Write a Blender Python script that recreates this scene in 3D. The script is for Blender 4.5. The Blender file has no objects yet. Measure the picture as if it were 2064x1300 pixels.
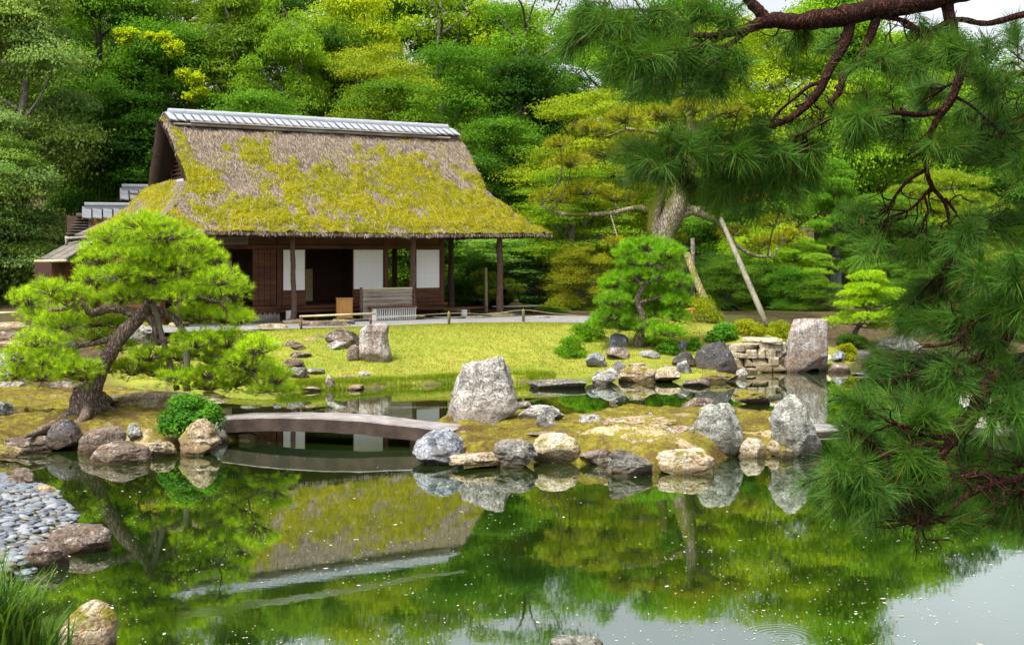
import bpy, math, random
import numpy as np

# ------------------------------------------------------------------ camera, world, sun
S = bpy.context.scene
F, CX, HY, CH = 2500.0, 1032.0, 502.0, 3.25      # focal length in photo pixels, principal column, horizon row, eye height
cam_d = bpy.data.cameras.new("camera")
cam = bpy.data.objects.new("camera", cam_d)
S.collection.objects.link(cam)
cam.location = (0, 0, CH)
cam.rotation_euler = (math.radians(90), 0, 0)
cam_d.sensor_width = 36
cam_d.lens = 36 * F / 2064
cam_d.shift_y = -(650 - HY) / 2064
cam_d.clip_end = 800
S.camera = cam

SUN = np.array((-0.55, -0.55, 1.45)); SUN = SUN / np.linalg.norm(SUN)
W = bpy.data.worlds.new("World"); S.world = W; W.use_nodes = True
nt = W.node_tree
bg = nt.nodes["Background"]
sky = nt.nodes.new("ShaderNodeTexSky"); sky.sky_type = 'NISHITA'; sky.sun_disc = False
sky.sun_elevation = math.asin(SUN[2]); sky.sun_rotation = math.atan2(SUN[0], SUN[1])
sky.dust_density = 4; sky.air_density = 1
hs = nt.nodes.new("ShaderNodeHueSaturation"); hs.inputs['Saturation'].default_value = 0.26; hs.inputs['Value'].default_value = 1.4
nt.links.new(sky.outputs[0], hs.inputs['Color'])
# broken cloud cover: the sky's own brightness varies a little
tcw = nt.nodes.new("ShaderNodeTexCoord"); cn = nt.nodes.new("ShaderNodeTexNoise")
cn.inputs['Scale'].default_value = 2.2; cn.inputs['Detail'].default_value = 5
cmap = nt.nodes.new("ShaderNodeMapRange"); cmap.inputs[1].default_value = .35; cmap.inputs[2].default_value = .7
cmap.inputs[3].default_value = .8; cmap.inputs[4].default_value = 1.25
nt.links.new(tcw.outputs['Generated'], cn.inputs['Vector']); nt.links.new(cn.outputs['Fac'], cmap.inputs[0])
mlt = nt.nodes.new("ShaderNodeVectorMath"); mlt.operation = 'SCALE'
nt.links.new(hs.outputs[0], mlt.inputs[0]); nt.links.new(cmap.outputs[0], mlt.inputs['Scale'])
nt.links.new(mlt.outputs[0], bg.inputs['Color'])
bg.inputs['Strength'].default_value = 0.15
sl = bpy.data.lights.new("sun", 'SUN'); sl.energy = 4.0; sl.angle = math.radians(14); sl.color = (1, .95, .86)
so = bpy.data.objects.new("sun", sl); S.collection.objects.link(so)
from mathutils import Vector, Matrix
so.rotation_euler = Vector(SUN.tolist()).to_track_quat('Z', 'Y').to_euler()
S.view_settings.view_transform = 'Standard'; S.view_settings.look = 'None'
S.view_settings.exposure = 0.54; S.view_settings.gamma = 1
S.render.engine = 'CYCLES'
S.cycles.max_bounces = 6; S.cycles.diffuse_bounces = 3; S.cycles.glossy_bounces = 3
S.cycles.transmission_bounces = 3; S.cycles.transparent_max_bounces = 4
S.cycles.use_denoising = True
S.cycles.caustics_reflective = False; S.cycles.caustics_refractive = False

# ------------------------------------------------------------------ helpers
C = S.collection
RNG = np.random.default_rng(11)
def P(px, py, d):                       # the point at distance d that shows at photo pixel (px, py)
    return np.array(((px - CX) / F * d, d, CH - (py - HY) / F * d))
def G(px, py, z=0.0):                   # the point of height z that shows there
    return P(px, py, (CH - z) * F / (py - HY))

def _h(ix, iy, iz, seed):
    n = (ix.astype(np.int64) * 374761393 + iy.astype(np.int64) * 668265263 + iz.astype(np.int64) * 2147483647 + seed * 1274126177) & 0xffffffff
    n = ((n ^ (n >> 13)) * 1274126177) & 0xffffffff
    n = ((n ^ (n >> 15)) * 2246822519) & 0xffffffff
    return ((n ^ (n >> 16)) & 0xffff) / 65535.0
def vnoise(p, seed=0):
    p = np.asarray(p, float); i = np.floor(p).astype(np.int64); f = p - i; f = f * f * (3 - 2 * f)
    r = 0
    for dx in (0, 1):
        for dy in (0, 1):
            for dz in (0, 1):
                w = (f[:, 0] if dx else 1 - f[:, 0]) * (f[:, 1] if dy else 1 - f[:, 1]) * (f[:, 2] if dz else 1 - f[:, 2])
                r = r + w * _h(i[:, 0] + dx, i[:, 1] + dy, i[:, 2] + dz, seed)
    return r * 2 - 1
def fbm(p, oct=4, seed=0, gain=.5):
    p = np.asarray(p, float); a = 1; r = 0
    for k in range(oct):
        r = r + a * vnoise(p * (2 ** k) + 7.3 * k, seed + k); a *= gain
    return r
def sstep(a, b, x):
    t = np.clip((x - a) / (b - a), 0, 1); return t * t * (3 - 2 * t)
def norm(v):
    return v / np.maximum(np.linalg.norm(v, axis=-1, keepdims=True), 1e-9)
def v3(*a):
    return np.array(a, float)

def mesh(name, V, faces, mats, smooth=True, attrs=None, matidx=None):
    """faces: list of (n,k) int arrays"""
    me = bpy.data.meshes.new(name)
    V = np.asarray(V, np.float32)
    me.vertices.add(len(V)); me.vertices.foreach_set("co", V.ravel())
    faces = [np.asarray(f, np.int32) for f in faces if len(f)]
    loops = np.concatenate([f.ravel() for f in faces]); sizes = np.concatenate([np.full(len(f), f.shape[1], np.int32) for f in faces])
    me.loops.add(len(loops)); me.loops.foreach_set("vertex_index", loops)
    me.polygons.add(len(sizes))
    st = np.concatenate(([0], np.cumsum(sizes)[:-1])).astype(np.int32)
    me.polygons.foreach_set("loop_start", st)
    if matidx is not None: me.polygons.foreach_set("material_index", np.asarray(matidx, np.int32))
    me.polygons.foreach_set("use_smooth", np.full(len(sizes), smooth, bool))
    for k, a in (attrs or {}).items():
        at = me.attributes.new(k, 'FLOAT', 'POINT'); at.data.foreach_set("value", np.asarray(a, np.float32))
    for m in (mats if isinstance(mats, (list, tuple)) else [mats]): me.materials.append(m)
    me.update(calc_edges=True); me.validate()
    return me
def link(name, me, parent=None, loc=None, rot=None, scale=None, color=None):
    o = bpy.data.objects.new(name, me); C.objects.link(o)
    if parent is not None: o.parent = parent
    if loc is not None: o.location = [float(c) for c in loc]
    if rot is not None: o.rotation_euler = rot
    if scale is not None: o.scale = scale
    if color is not None: o.color = (*color, 1)
    return o
def tag(o, label=None, cat=None, group=None, kind=None):
    if label: o['label'] = label
    if cat: o['category'] = cat
    if group: o['group'] = group
    if kind: o['kind'] = kind
    return o
def thing(name, label, cat, loc=(0, 0, 0), rotz=0, group=None):
    o = link(name, None, loc=loc, rot=(0, 0, rotz)); o.empty_display_size = .2
    return tag(o, label, cat, group)

class MB:
    def __init__(s): s.V = []; s.Fs = {}; s.n = 0; s.A = []
    def add(s, V, faces, rnd=None):
        V = np.asarray(V, float); s.V.append(V)
        s.A.append(np.full(len(V), .5) if rnd is None else np.broadcast_to(np.asarray(rnd, float), (len(V),)))
        for f in faces:
            f = np.asarray(f, int)
            if len(f): s.Fs.setdefault(f.shape[1], []).append(f + s.n)
        s.n += len(V); return s
    def box(s, lo, hi, rot=None, piv=None, rnd=None):
        lo = np.minimum(lo, hi) if True else lo; hi2 = np.maximum(lo, hi)
        x0, y0, z0 = lo; x1, y1, z1 = hi2
        V = np.array([(x0, y0, z0), (x1, y0, z0), (x1, y1, z0), (x0, y1, z0), (x0, y0, z1), (x1, y0, z1), (x1, y1, z1), (x0, y1, z1)], float)
        if rot is not None:
            R = np.array(rot); pv = V.mean(0) if piv is None else np.array(piv); V = (V - pv) @ R.T + pv
        return s.add(V, [[(0, 3, 2, 1), (4, 5, 6, 7), (0, 1, 5, 4), (1, 2, 6, 5), (2, 3, 7, 6), (3, 0, 4, 7)]], rnd)
    def bar(s, a, b, w, h=None, up=(0, 0, 1)):   # rectangular bar
        a = np.array(a, float); b = np.array(b, float); h = h or w
        d = norm(b - a); x = norm(np.cross(d, up)); y = np.cross(x, d)
        V = [p + x * sx * w / 2 + y * sy * h / 2 for p in (a, b) for sx, sy in ((-1, -1), (1, -1), (1, 1), (-1, 1))]
        return s.add(V, [[(0, 1, 2, 3), (7, 6, 5, 4), (0, 4, 5, 1), (1, 5, 6, 2), (2, 6, 7, 3), (3, 7, 4, 0)]])
    def tube(s, path, rad, seg=8, sub=0, wob=0.0, seed=0, cap=True):
        path = np.array(path, float); rad = np.array(rad, float) * np.ones(len(path))
        if sub and len(path) > 2: path, rad = spline(path, rad, sub)
        n = len(path)
        T = norm(np.gradient(path, axis=0))
        ref = v3(0, 0, 1) if abs(T[0, 2]) < .9 else v3(1, 0, 0)
        X = np.zeros_like(path); x = norm(np.cross(ref, T[0]))
        for i in range(n):
            x = norm(x - T[i] * np.dot(x, T[i])); X[i] = x
        Y = np.cross(T, X)
        a = np.arange(seg) * 2 * math.pi / seg
        V = path[:, None] + rad[:, None, None] * (np.cos(a)[None, :, None] * X[:, None] + np.sin(a)[None, :, None] * Y[:, None])
        V = V.reshape(-1, 3)
        if wob:
            rr = np.repeat(rad, seg)
            cdir = norm(V - np.repeat(path, seg, 0))
            V = V + cdir * (wob * rr * (fbm(V / (np.maximum(rr, .01)[:, None] * 1.6), 3, seed)))[:, None]
        i = np.arange(n - 1)[:, None] * seg; j = np.arange(seg)[None]; k = (j + 1) % seg
        q = np.stack((i + j, i + k, i + seg + k, i + seg + j), -1).reshape(-1, 4)
        fs = [q]
        if cap and seg in (3, 4): fs += [[tuple(range(seg))[::-1]], [tuple((n - 1) * seg + np.arange(seg))]]
        elif cap: fs += [np.array([tuple(range(seg))[::-1], tuple((n - 1) * seg + np.arange(seg))])]
        return s.add(V, fs)
    def build(s, name, mat, parent=None, smooth=False, loc=None, rot=None, color=None, me_only=False):
        V = np.concatenate(s.V); fs = [np.concatenate(v) for v in s.Fs.values()]
        me = mesh(name, V, fs, mat, smooth, {'rnd': np.concatenate(s.A)})
        if me_only: return me
        return link(name, me, parent, loc, rot, color=color)
def spline(path, rad, sub):
    p = np.vstack((2 * path[0] - path[1], path, 2 * path[-1] - path[-2])); out = []; ro = []
    for i in range(1, len(p) - 2):
        for t in np.arange(sub) / sub:
            out.append(.5 * (2 * p[i] + (p[i + 1] - p[i - 1]) * t + (2 * p[i - 1] - 5 * p[i] + 4 * p[i + 1] - p[i + 2]) * t * t + (3 * p[i] - p[i - 1] - 3 * p[i + 1] + p[i + 2]) * t ** 3))
            ro.append(rad[i - 1] * (1 - t) + rad[i] * t)
    out.append(p[-2]); ro.append(rad[-1])
    return np.array(out), np.array(ro)
def grid_faces(nu, nv):                 # quads of a (nu x nv) grid stored row by row
    i, j = np.meshgrid(np.arange(nu - 1), np.arange(nv - 1), indexing='ij'); a = (i * nv + j).ravel()
    return np.stack((a, a + nv, a + nv + 1, a + 1), -1)

# ------------------------------------------------------------------ materials
def new_mat(name):
    m = bpy.data.materials.new(name); m.use_nodes = True
    n = m.node_tree.nodes; b = n["Principled BSDF"]
    return m, m.node_tree, b
class N:                                # terse node building
    def __init__(s, t): s.t = t
    def n(s, typ, **kw):
        x = s.t.nodes.new(typ)
        for k, v in kw.items(): setattr(x, k, v)
        return x
    def l(s, a, b): s.t.links.new(a, b)
    def noise(s, vec, scale, detail=4, rough=.55, dist=0):
        x = s.n("ShaderNodeTexNoise"); x.inputs['Scale'].default_value = scale; x.inputs['Detail'].default_value = detail
        x.inputs['Roughness'].default_value = rough; x.inputs['Distortion'].default_value = dist
        if vec is not None: s.l(vec, x.inputs['Vector'])
        return x.outputs['Fac']
    def vor(s, vec, scale, feature='F1', out='Distance'):
        x = s.n("ShaderNodeTexVoronoi"); x.feature = feature; x.inputs['Scale'].default_value = scale
        if vec is not None: s.l(vec, x.inputs['Vector'])
        return x.outputs[out]
    def ramp(s, fac, lo, hi, a=0, b=1):
        x = s.n("ShaderNodeMapRange"); x.inputs[1].default_value = lo; x.inputs[2].default_value = hi
        x.inputs[3].default_value = a; x.inputs[4].default_value = b; x.interpolation_type = 'SMOOTHSTEP'
        s.l(fac, x.inputs[0]); return x.outputs[0]
    def mix(s, fac, a, b, mode='MIX'):
        x = s.n("ShaderNodeMix"); x.data_type = 'RGBA'; x.blend_type = mode
        for sock, v in ((x.inputs['Factor'], fac), (x.inputs['A'], a), (x.inputs['B'], b)):
            pass
        for idx, v in ((0, fac), (6, a), (7, b)):
            if hasattr(v, 'links'): s.l(v, x.inputs[idx])
            elif idx == 0: x.inputs[0].default_value = v
            else: x.inputs[idx].default_value = (*v, 1)
        return x.outputs[2]
    def math(s, op, a, b=None):
        x = s.n("ShaderNodeMath"); x.operation = op
        for i, v in ((0, a), (1, b)):
            if v is None: continue
            if hasattr(v, 'links'): s.l(v, x.inputs[i])
            else: x.inputs[i].default_value = v
        return x.outputs[0]
    def attr(s, name, out='Fac'):
        x = s.n("ShaderNodeAttribute"); x.attribute_name = name; return x.outputs[out]
    def bump(s, h, strength, dist, b):
        x = s.n("ShaderNodeBump"); x.inputs['Strength'].default_value = strength; x.inputs['Distance'].default_value = dist
        s.l(h, x.inputs['Height']); s.l(x.outputs[0], b.inputs['Normal']); return x
    def coord(s, kind='Object', scale=(1, 1, 1)):
        x = s.n("ShaderNodeTexCoord"); o = x.outputs[kind]
        if scale != (1, 1, 1):
            m = s.n("ShaderNodeMapping"); m.inputs['Scale'].default_value = scale; s.l(o, m.inputs['Vector']); o = m.outputs[0]
        return o
    def pos(s, scale=(1, 1, 1)):
        x = s.n("ShaderNodeNewGeometry"); o = x.outputs['Position']
        if scale != (1, 1, 1):
            m = s.n("ShaderNodeMapping"); m.inputs['Scale'].default_value = scale; s.l(o, m.inputs['Vector']); o = m.outputs[0]
        return o

def leaf_mat(name, trans=.35, rough=.5, spec=.3, tip=(1.5, 1.25, .6), old=None):
    """leaf colour = the object's own colour, varied by the per-clump value 'rnd'"""
    m, t, b = new_mat(name); q = N(t)
    oi = q.n("ShaderNodeObjectInfo"); r = q.attr('rnd')
    col = q.mix(q.ramp(r, .0, 1.0), (.55, .62, .62), tip)
    base = q.mix(1.0, oi.outputs['Color'], col, 'MULTIPLY')
    if old: base = q.mix(q.ramp(q.attr('old'), .4, .6), base, old)
    q.l(base, b.inputs['Base Color']); b.inputs['Roughness'].default_value = rough
    b.inputs['Specular IOR Level'].default_value = spec
    tr = q.n("ShaderNodeBsdfTranslucent"); tc = q.mix(1.0, base, (1.3, 1.25, .5), 'MULTIPLY'); q.l(tc, tr.inputs['Color'])
    mx = q.n("ShaderNodeMixShader"); mx.inputs[0].default_value = trans
    q.l(b.outputs[0], mx.inputs[1]); q.l(tr.outputs[0], mx.inputs[2])
    q.l(mx.outputs[0], t.nodes['Material Output'].inputs['Surface'])
    return m
LEAF = leaf_mat("leaf", .42, .6, .08)
NEEDLE = leaf_mat("pine_needle", .30, .5, .14, (1.7, 1.4, .6), (.22, .13, .035))
GRASS = leaf_mat("grass_blade", .35, .6, .08, (1.35, 1.15, .8))

def bark_mat(name, c1, c2, moss=0.0, scale=9):
    m, t, b = new_mat(name); q = N(t); p = q.coord('Object', (1, 1, .35))
    dn = q.n("ShaderNodeTexNoise"); dn.inputs['Scale'].default_value = scale * .8; dn.inputs['Detail'].default_value = 4; q.l(p, dn.inputs['Vector'])
    ad = q.n("ShaderNodeVectorMath"); ad.operation = 'MULTIPLY_ADD'; q.l(dn.outputs['Color'], ad.inputs[0]); ad.inputs[1].default_value = (.22, .22, .22); q.l(p, ad.inputs[2])
    v = q.vor(ad.outputs[0], scale * 2.3, 'DISTANCE_TO_EDGE'); nz = q.noise(p, scale * 3, 6, .7)
    h = q.math('ADD', q.math('MULTIPLY', q.ramp(v, 0, .3), .55), nz)
    col = q.mix(q.ramp(h, .35, 1.15), c1, c2)
    if moss: col = q.mix(q.ramp(q.noise(p, 2.0, 4), .62 - .25 * moss, .75 - .2 * moss), col, (.10, .11, .012))
    q.l(col, b.inputs['Base Color']); b.inputs['Roughness'].default_value = .9; b.inputs['Specular IOR Level'].default_value = .15
    q.bump(h, 1.0, .02, b); return m
BARK = bark_mat("pine_bark", (.06, .042, .034), (.29, .22, .18))
BARK_RED = bark_mat("red_pine_bark", (.014, .006, .005), (.082, .029, .020), scale=16)
BARK_GREY = bark_mat("grey_bark", (.07, .06, .05), (.26, .24, .21))
BARK_OLD = bark_mat("mossy_bark", (.09, .07, .045), (.36, .31, .24), moss=.9, scale=6)
BARK_PALE = bark_mat("pale_bark", (.22, .23, .24), (.48, .5, .52), scale=5)

def wood_mat(name, c1, c2, axis=2, scale=18, rough=.7):
    m, t, b = new_mat(name); q = N(t)
    sc = [1, 1, 1]; sc[axis] = .06
    p = q.coord('Object', tuple(sc)); nz = q.noise(p, scale, 6, .6, .4)
    n2 = q.noise(q.coord('Object'), 1.7, 3)
    col = q.mix(q.ramp(nz, .3, .72), c1, c2); col = q.mix(q.math('MULTIPLY', q.ramp(n2, .4, .75), .45), col, tuple(.45 * x for x in c1))
    q.l(col, b.inputs['Base Color']); b.inputs['Roughness'].default_value = rough; b.inputs['Specular IOR Level'].default_value = .25
    q.bump(nz, .4, .01, b); return m
WOOD = wood_mat("dark_wood", (.045, .017, .009), (.15, .058, .027))
WOODH = wood_mat("dark_wood_boards", (.048, .018, .009), (.155, .060, .028), axis=0)
WOOD_GREY = wood_mat("weathered_wood", (.17, .145, .125), (.38, .34, .30), axis=0)
POSTW = bark_mat("bark_post", (.075, .040, .030), (.23, .15, .12), scale=14)
POLE_GREY = wood_mat("old_pole", (.12, .11, .08), (.27, .25, .19))
POLE_MOSS = bark_mat("mossy_pole", (.12, .10, .045), (.28, .24, .11), moss=.5, scale=5)
PLASTER = wood_mat("brown_plaster", (.085, .034, .013), (.13, .054, .02), axis=0, scale=4)
OCHRE = wood_mat("ochre_plaster", (.40, .19, .05), (.52, .27, .08), axis=0, scale=3)
BOXW = wood_mat("straw_coloured_wood", (.30, .15, .04), (.42, .22, .065))
WHITEW = wood_mat("white_paint", (.60, .60, .58), (.74, .74, .72))
WOOD_OLD = wood_mat("old_grey_boards", (.085, .072, .062), (.23, .205, .18), axis=0)
BAMBOO = wood_mat("bamboo", (.42, .34, .20), (.60, .52, .34), axis=0, scale=7)
def plain(name, c, rough=.7, var=.15, scale=6, bump=.1):
    m, t, b = new_mat(name); q = N(t); p = q.coord('Object'); nz = q.noise(p, scale, 5)
    q.l(q.mix(q.ramp(nz, .3, .7), tuple(x * (1 - var) for x in c), tuple(x * (1 + var) for x in c)), b.inputs['Base Color'])
    b.inputs['Roughness'].default_value = rough; q.bump(nz, bump, .02, b); return m
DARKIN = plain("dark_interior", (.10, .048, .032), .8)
PAPERD = plain("fusuma_paper", (.66, .52, .30), .8)
def shoji_mat():
    m, t, b = new_mat("shoji_paper"); q = N(t)
    p = q.coord('Object', (5.2, 1, 5.6))
    sx = q.n("ShaderNodeSeparateXYZ"); q.l(p, sx.inputs[0])
    fx = q.math('ABSOLUTE', q.math('SUBTRACT', q.math('FRACT', sx.outputs[0]), .5)); fz = q.math('ABSOLUTE', q.math('SUBTRACT', q.math('FRACT', sx.outputs[2]), .5))
    ln = q.math('MAXIMUM', q.ramp(fx, .455, .475), q.ramp(fz, .455, .475))
    q.l(q.mix(ln, (.80, .80, .78), (.75, .73, .69)), b.inputs['Base Color']); b.inputs['Roughness'].default_value = .8
    return m
SHOJI = shoji_mat()
def tile_mat(name="grey_roof_tile", g=1.0):
    m, t, b = new_mat(name); q = N(t); p = q.coord('Object'); nz = q.noise(p, 5, 6, .65)
    r = q.attr('rnd')
    col = q.mix(q.ramp(nz, .3, .7), (.26, .28, .31), (.35, .375, .41)); col = q.mix(q.ramp(r, 0, 1, .0, .4), col, (.25, .26, .28)); col = q.mix(1.0, col, (g, g, g), 'MULTIPLY')
    q.l(col, b.inputs['Base Color']); b.inputs['Roughness'].default_value = .55; q.bump(nz, .25, .02, b); return m
TILE = tile_mat(); TILE_OLD = tile_mat("old_roof_tile", .5)
def thatch_mat():
    m, t, b = new_mat("mossy_thatch"); q = N(t); p = q.coord('Object')
    ps = q.coord('Object', (1, .25, .25))
    fib = q.noise(ps, 60, 5, .7); big = q.noise(p, 1.6, 4)
    st = q.mix(q.ramp(fib, .32, .7), (.085, .060, .045), (.31, .26, .195))
    st = q.mix(q.math('MULTIPLY', q.ramp(big, .42, .68), .5), st, (.24, .175, .125))
    mo = q.attr('moss'); br = q.noise(p, 9, 5, .7)
    mask = q.ramp(q.math('ADD', mo, q.math('MULTIPLY', q.math('SUBTRACT', br, .5), 1.5)), .42, .62)
    mc = q.mix(q.ramp(q.noise(p, 24, 4, .7), .3, .7), (.12, .11, .006), (.36, .35, .012))
    q.l(q.mix(mask, st, mc), b.inputs['Base Color']); b.inputs['Roughness'].default_value = .95; b.inputs['Specular IOR Level'].default_value = .1
    h = q.math('ADD', q.math('MULTIPLY', fib, .8), q.math('MULTIPLY', q.noise(p, 34, 3), .8)); q.bump(h, 1.0, .05, b)
    return m
THATCH = thatch_mat()
CUT_SHADED = bark_mat('shaded_cut_thatch', (.03, .019, .013), (.095, .062, .043), scale=30)  # brown of cut reed ends, darkened to carry the shade of soffit and recess
def straw_mat():
    m, t, b = new_mat("straw"); q = N(t); r = q.attr('rnd')
    q.l(q.mix(q.ramp(r, 0, 1), (.07, .048, .035), (.46, .375, .30)), b.inputs['Base Color']); b.inputs['Roughness'].default_value = .85
    b.inputs['Specular IOR Level'].default_value = .15
    return m
STRAW = straw_mat()
def rock_mat(name, c1, c2, c3, lich=.5, lcol=(.55, .54, .50), moss=.0, scale=1.0, bands=0.0):
    m, t, b = new_mat(name); q = N(t); oi = q.n("ShaderNodeObjectInfo")
    geo = q.coord('Object'); off = q.n("ShaderNodeVectorMath"); off.operation = 'ADD'
    rs = q.n("ShaderNodeVectorMath"); rs.operation = 'SCALE'; rs.inputs[0].default_value = (31, 17, 23); q.l(oi.outputs['Random'], rs.inputs['Scale'])
    q.l(geo, off.inputs[0]); q.l(rs.outputs[0], off.inputs[1]); p = off.outputs[0]
    n1 = q.noise(p, 2.6 * scale, 6, .62, .6); n2 = q.noise(p, 7 * scale, 6, .7); n3 = q.noise(p, 26 * scale, 5, .7)
    dn = q.n("ShaderNodeTexNoise"); dn.inputs['Scale'].default_value = 3.0 * scale; dn.inputs['Detail'].default_value = 5; q.l(p, dn.inputs['Vector'])
    ad = q.n("ShaderNodeVectorMath"); ad.operation = 'MULTIPLY_ADD'; q.l(dn.outputs['Color'], ad.inputs[0]); ad.inputs[1].default_value = (.75, .75, .55); q.l(p, ad.inputs[2])
    crack = q.vor(ad.outputs[0], 3.1 * scale, 'DISTANCE_TO_EDGE')
    strat = q.noise(None, 7 * scale, 4, .6, .8); mp = q.n("ShaderNodeMapping"); mp.inputs['Scale'].default_value = (1, .7, .22); mp.inputs['Rotation'].default_value = (.3, .35, .2); q.l(p, mp.inputs['Vector']); q.l(mp.outputs[0], strat.node.inputs['Vector'])
    col = q.mix(q.ramp(n1, .34, .66), c1, c2); col = q.mix(q.ramp(n2, .5, .68), col, c3)
    col = q.mix(q.math('MULTIPLY', q.ramp(n3, .35, .6), .35), tuple(.4 * x for x in c1), col) if False else col
    lm = q.ramp(q.math('ADD', q.noise(p, 4.3 * scale, 7, .72), q.math('MULTIPLY', n3, .35)), .80 - .22 * lich, .88 - .22 * lich)
    col = q.mix(q.math('MULTIPLY', lm, .8), col, tuple(.82 * x for x in lcol)); col = q.mix(q.math('MULTIPLY', q.ramp(strat, .52, .66), .6), col, tuple(.55 * x for x in c1)); col = q.mix(q.math('MULTIPLY', q.ramp(crack, .0, .022, 1, 0), .32), col, tuple(.35 * x for x in c1))
    g = q.n("ShaderNodeNewGeometry"); sp = q.n("ShaderNodeSeparateXYZ"); q.l(g.outputs['Normal'], sp.inputs[0])
    if moss:
        mm = q.math('MULTIPLY', q.ramp(q.noise(p, 3.4, 5), .62 - .3 * moss, .72 - .25 * moss), q.ramp(sp.outputs[2], -.1, .5))
        col = q.mix(mm, col, (.19, .16, .015))
    fine = q.mix(q.ramp(n3, .36, .60), (.45, .42, .40), (1.15, 1.15, 1.15)); col = q.mix(.85, col, fine, 'MULTIPLY')
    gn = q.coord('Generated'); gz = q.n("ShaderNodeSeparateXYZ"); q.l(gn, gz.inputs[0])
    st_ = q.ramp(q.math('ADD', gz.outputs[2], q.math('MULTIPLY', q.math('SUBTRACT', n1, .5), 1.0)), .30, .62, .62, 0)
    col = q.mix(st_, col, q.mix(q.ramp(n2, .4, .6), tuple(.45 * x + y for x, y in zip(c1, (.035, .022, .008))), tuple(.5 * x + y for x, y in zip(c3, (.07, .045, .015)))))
    # damp stain in a narrow band just above the water
    sz = q.n("ShaderNodeSeparateXYZ"); q.l(g.outputs['Position'], sz.inputs[0])
    wet = q.ramp(q.math('ADD', sz.outputs[2], q.math('MULTIPLY', q.math('SUBTRACT', n2, .5), .16)), .02, .14)
    col = q.mix(wet, q.mix(1.0, col, (.38, .34, .28), 'MULTIPLY'), col)
    q.l(col, b.inputs['Base Color']); b.inputs['Roughness'].default_value = .85; b.inputs['Specular IOR Level'].default_value = .25
    h = q.math('ADD', q.math('ADD', n2, q.math('MULTIPLY', n3, .45)), q.math('ADD', q.math('MULTIPLY', q.ramp(crack, 0, .05), .16), q.math('MULTIPLY', strat, -.6)))
    q.bump(h, 1.0, .05 / scale, b); return m
ROCK = {
 'pale':  rock_mat("pale_lichened_rock", (.17, .155, .14), (.36, .34, .31), (.26, .22, .19), .75, (.60, .59, .55)),
 'grey':  rock_mat("grey_green_rock", (.15, .155, .14), (.34, .34, .30), (.24, .25, .20), .6, (.50, .52, .45)),
 'brown': rock_mat("brown_purple_rock", (.10, .075, .058), (.25, .195, .155), (.19, .125, .08), .36, (.48, .45, .42)),
 'tan':   rock_mat("tan_rock", (.27, .20, .12), (.46, .38, .26), (.33, .22, .10), .35, (.62, .58, .48), moss=.35),
 'cream': rock_mat("cream_rock", (.40, .32, .19), (.58, .51, .38), (.34, .24, .12), .45, (.70, .66, .56), moss=.2),
 'dark':  rock_mat("dark_rock", (.045, .043, .045), (.13, .12, .12), (.09, .075, .065), .12, (.36, .35, .34)),
 'blue':  rock_mat("blue_grey_rock", (.12, .14, .17), (.32, .35, .40), (.20, .21, .22), .5, (.55, .56, .58)),
 'slate': rock_mat("slate_rock", (.085, .08, .072), (.25, .24, .215), (.17, .14, .10), .35, (.50, .49, .45), moss=.25),
 'rust':  rock_mat("rust_streaked_rock", (.22, .17, .14), (.42, .40, .38), (.27, .155, .075), .5, (.55, .55, .54)),
 'moss':  rock_mat("mossy_rock", (.11, .09, .06), (.25, .20, .14), (.17, .13, .06), .25, (.44, .42, .36), moss=.9),
}

# ------------------------------------------------------------------ ground
def psd(poly, X, Y):                    # signed distance to a polygon, positive inside
    poly = np.asarray(poly, float)[:, :2]; n = len(poly); d2 = np.full(X.shape, 1e18); ins = np.zeros(X.shape, bool)
    for i in range(n):
        a = poly[i]; b = poly[(i + 1) % n]; e = b - a; wx = X - a[0]; wy = Y - a[1]
        t = np.clip((wx * e[0] + wy * e[1]) / max(e @ e, 1e-12), 0, 1)
        d2 = np.minimum(d2, (wx - e[0] * t) ** 2 + (wy - e[1] * t) ** 2)
        c = (a[1] > Y) != (b[1] > Y)
        with np.errstate(divide='ignore', invalid='ignore'):
            xi = a[0] + (Y - a[1]) / (b[1] - a[1] if b[1] != a[1] else 1e-12) * e[0]
        ins ^= c & (X < xi)
    return np.where(ins, 1, -1) * np.sqrt(d2)
shore_px = [(-260, 770), (0, 768), (60, 772), (150, 775), (300, 778), (450, 790), (560, 792), (600, 789), (640, 786), (700, 785), (760, 780), (850, 776), (920, 771), (1060, 768), (1120, 770),
            (1200, 764), (1260, 766), (1340, 766), (1420, 764), (1480, 752), (1580, 749), (1660, 746), (1720, 742), (1760, 725), (1850, 712), (1980, 706), (2150, 700), (2400, 690)]
FAR = [G(x, y)[:2] for x, y in shore_px] + [v3(90, 60), v3(140, 300), v3(-140, 300), v3(-90, 60)]
beach_px = [(-60, 960), (40, 972), (100, 995), (140, 1030), (150, 1055), (120, 1095), (85, 1130), (45, 1158), (0, 1168)]
BEACH = [G(x, y)[:2] for x, y in beach_px] + [v3(-4.55, 11.0), v3(-4.6, 9.6), v3(-3.4, 8.6), v3(0, 8.2), v3(6, 8.2), v3(14, 9), v3(30, 12), v3(60, 4), v3(60, -20), v3(-60, -20), v3(-60, 20), v3(-14, 19)]
HG = 1.03                               # level of the house ground above the water
TH = math.radians(31); U = v3(math.cos(TH), math.sin(TH), 0); Vv = v3(-math.sin(TH), math.cos(TH), 0)
HO = G(590, 651.5, HG)                  # foot of the first eave post = house origin
WALLC = G(1530, 749)[:2]
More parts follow.
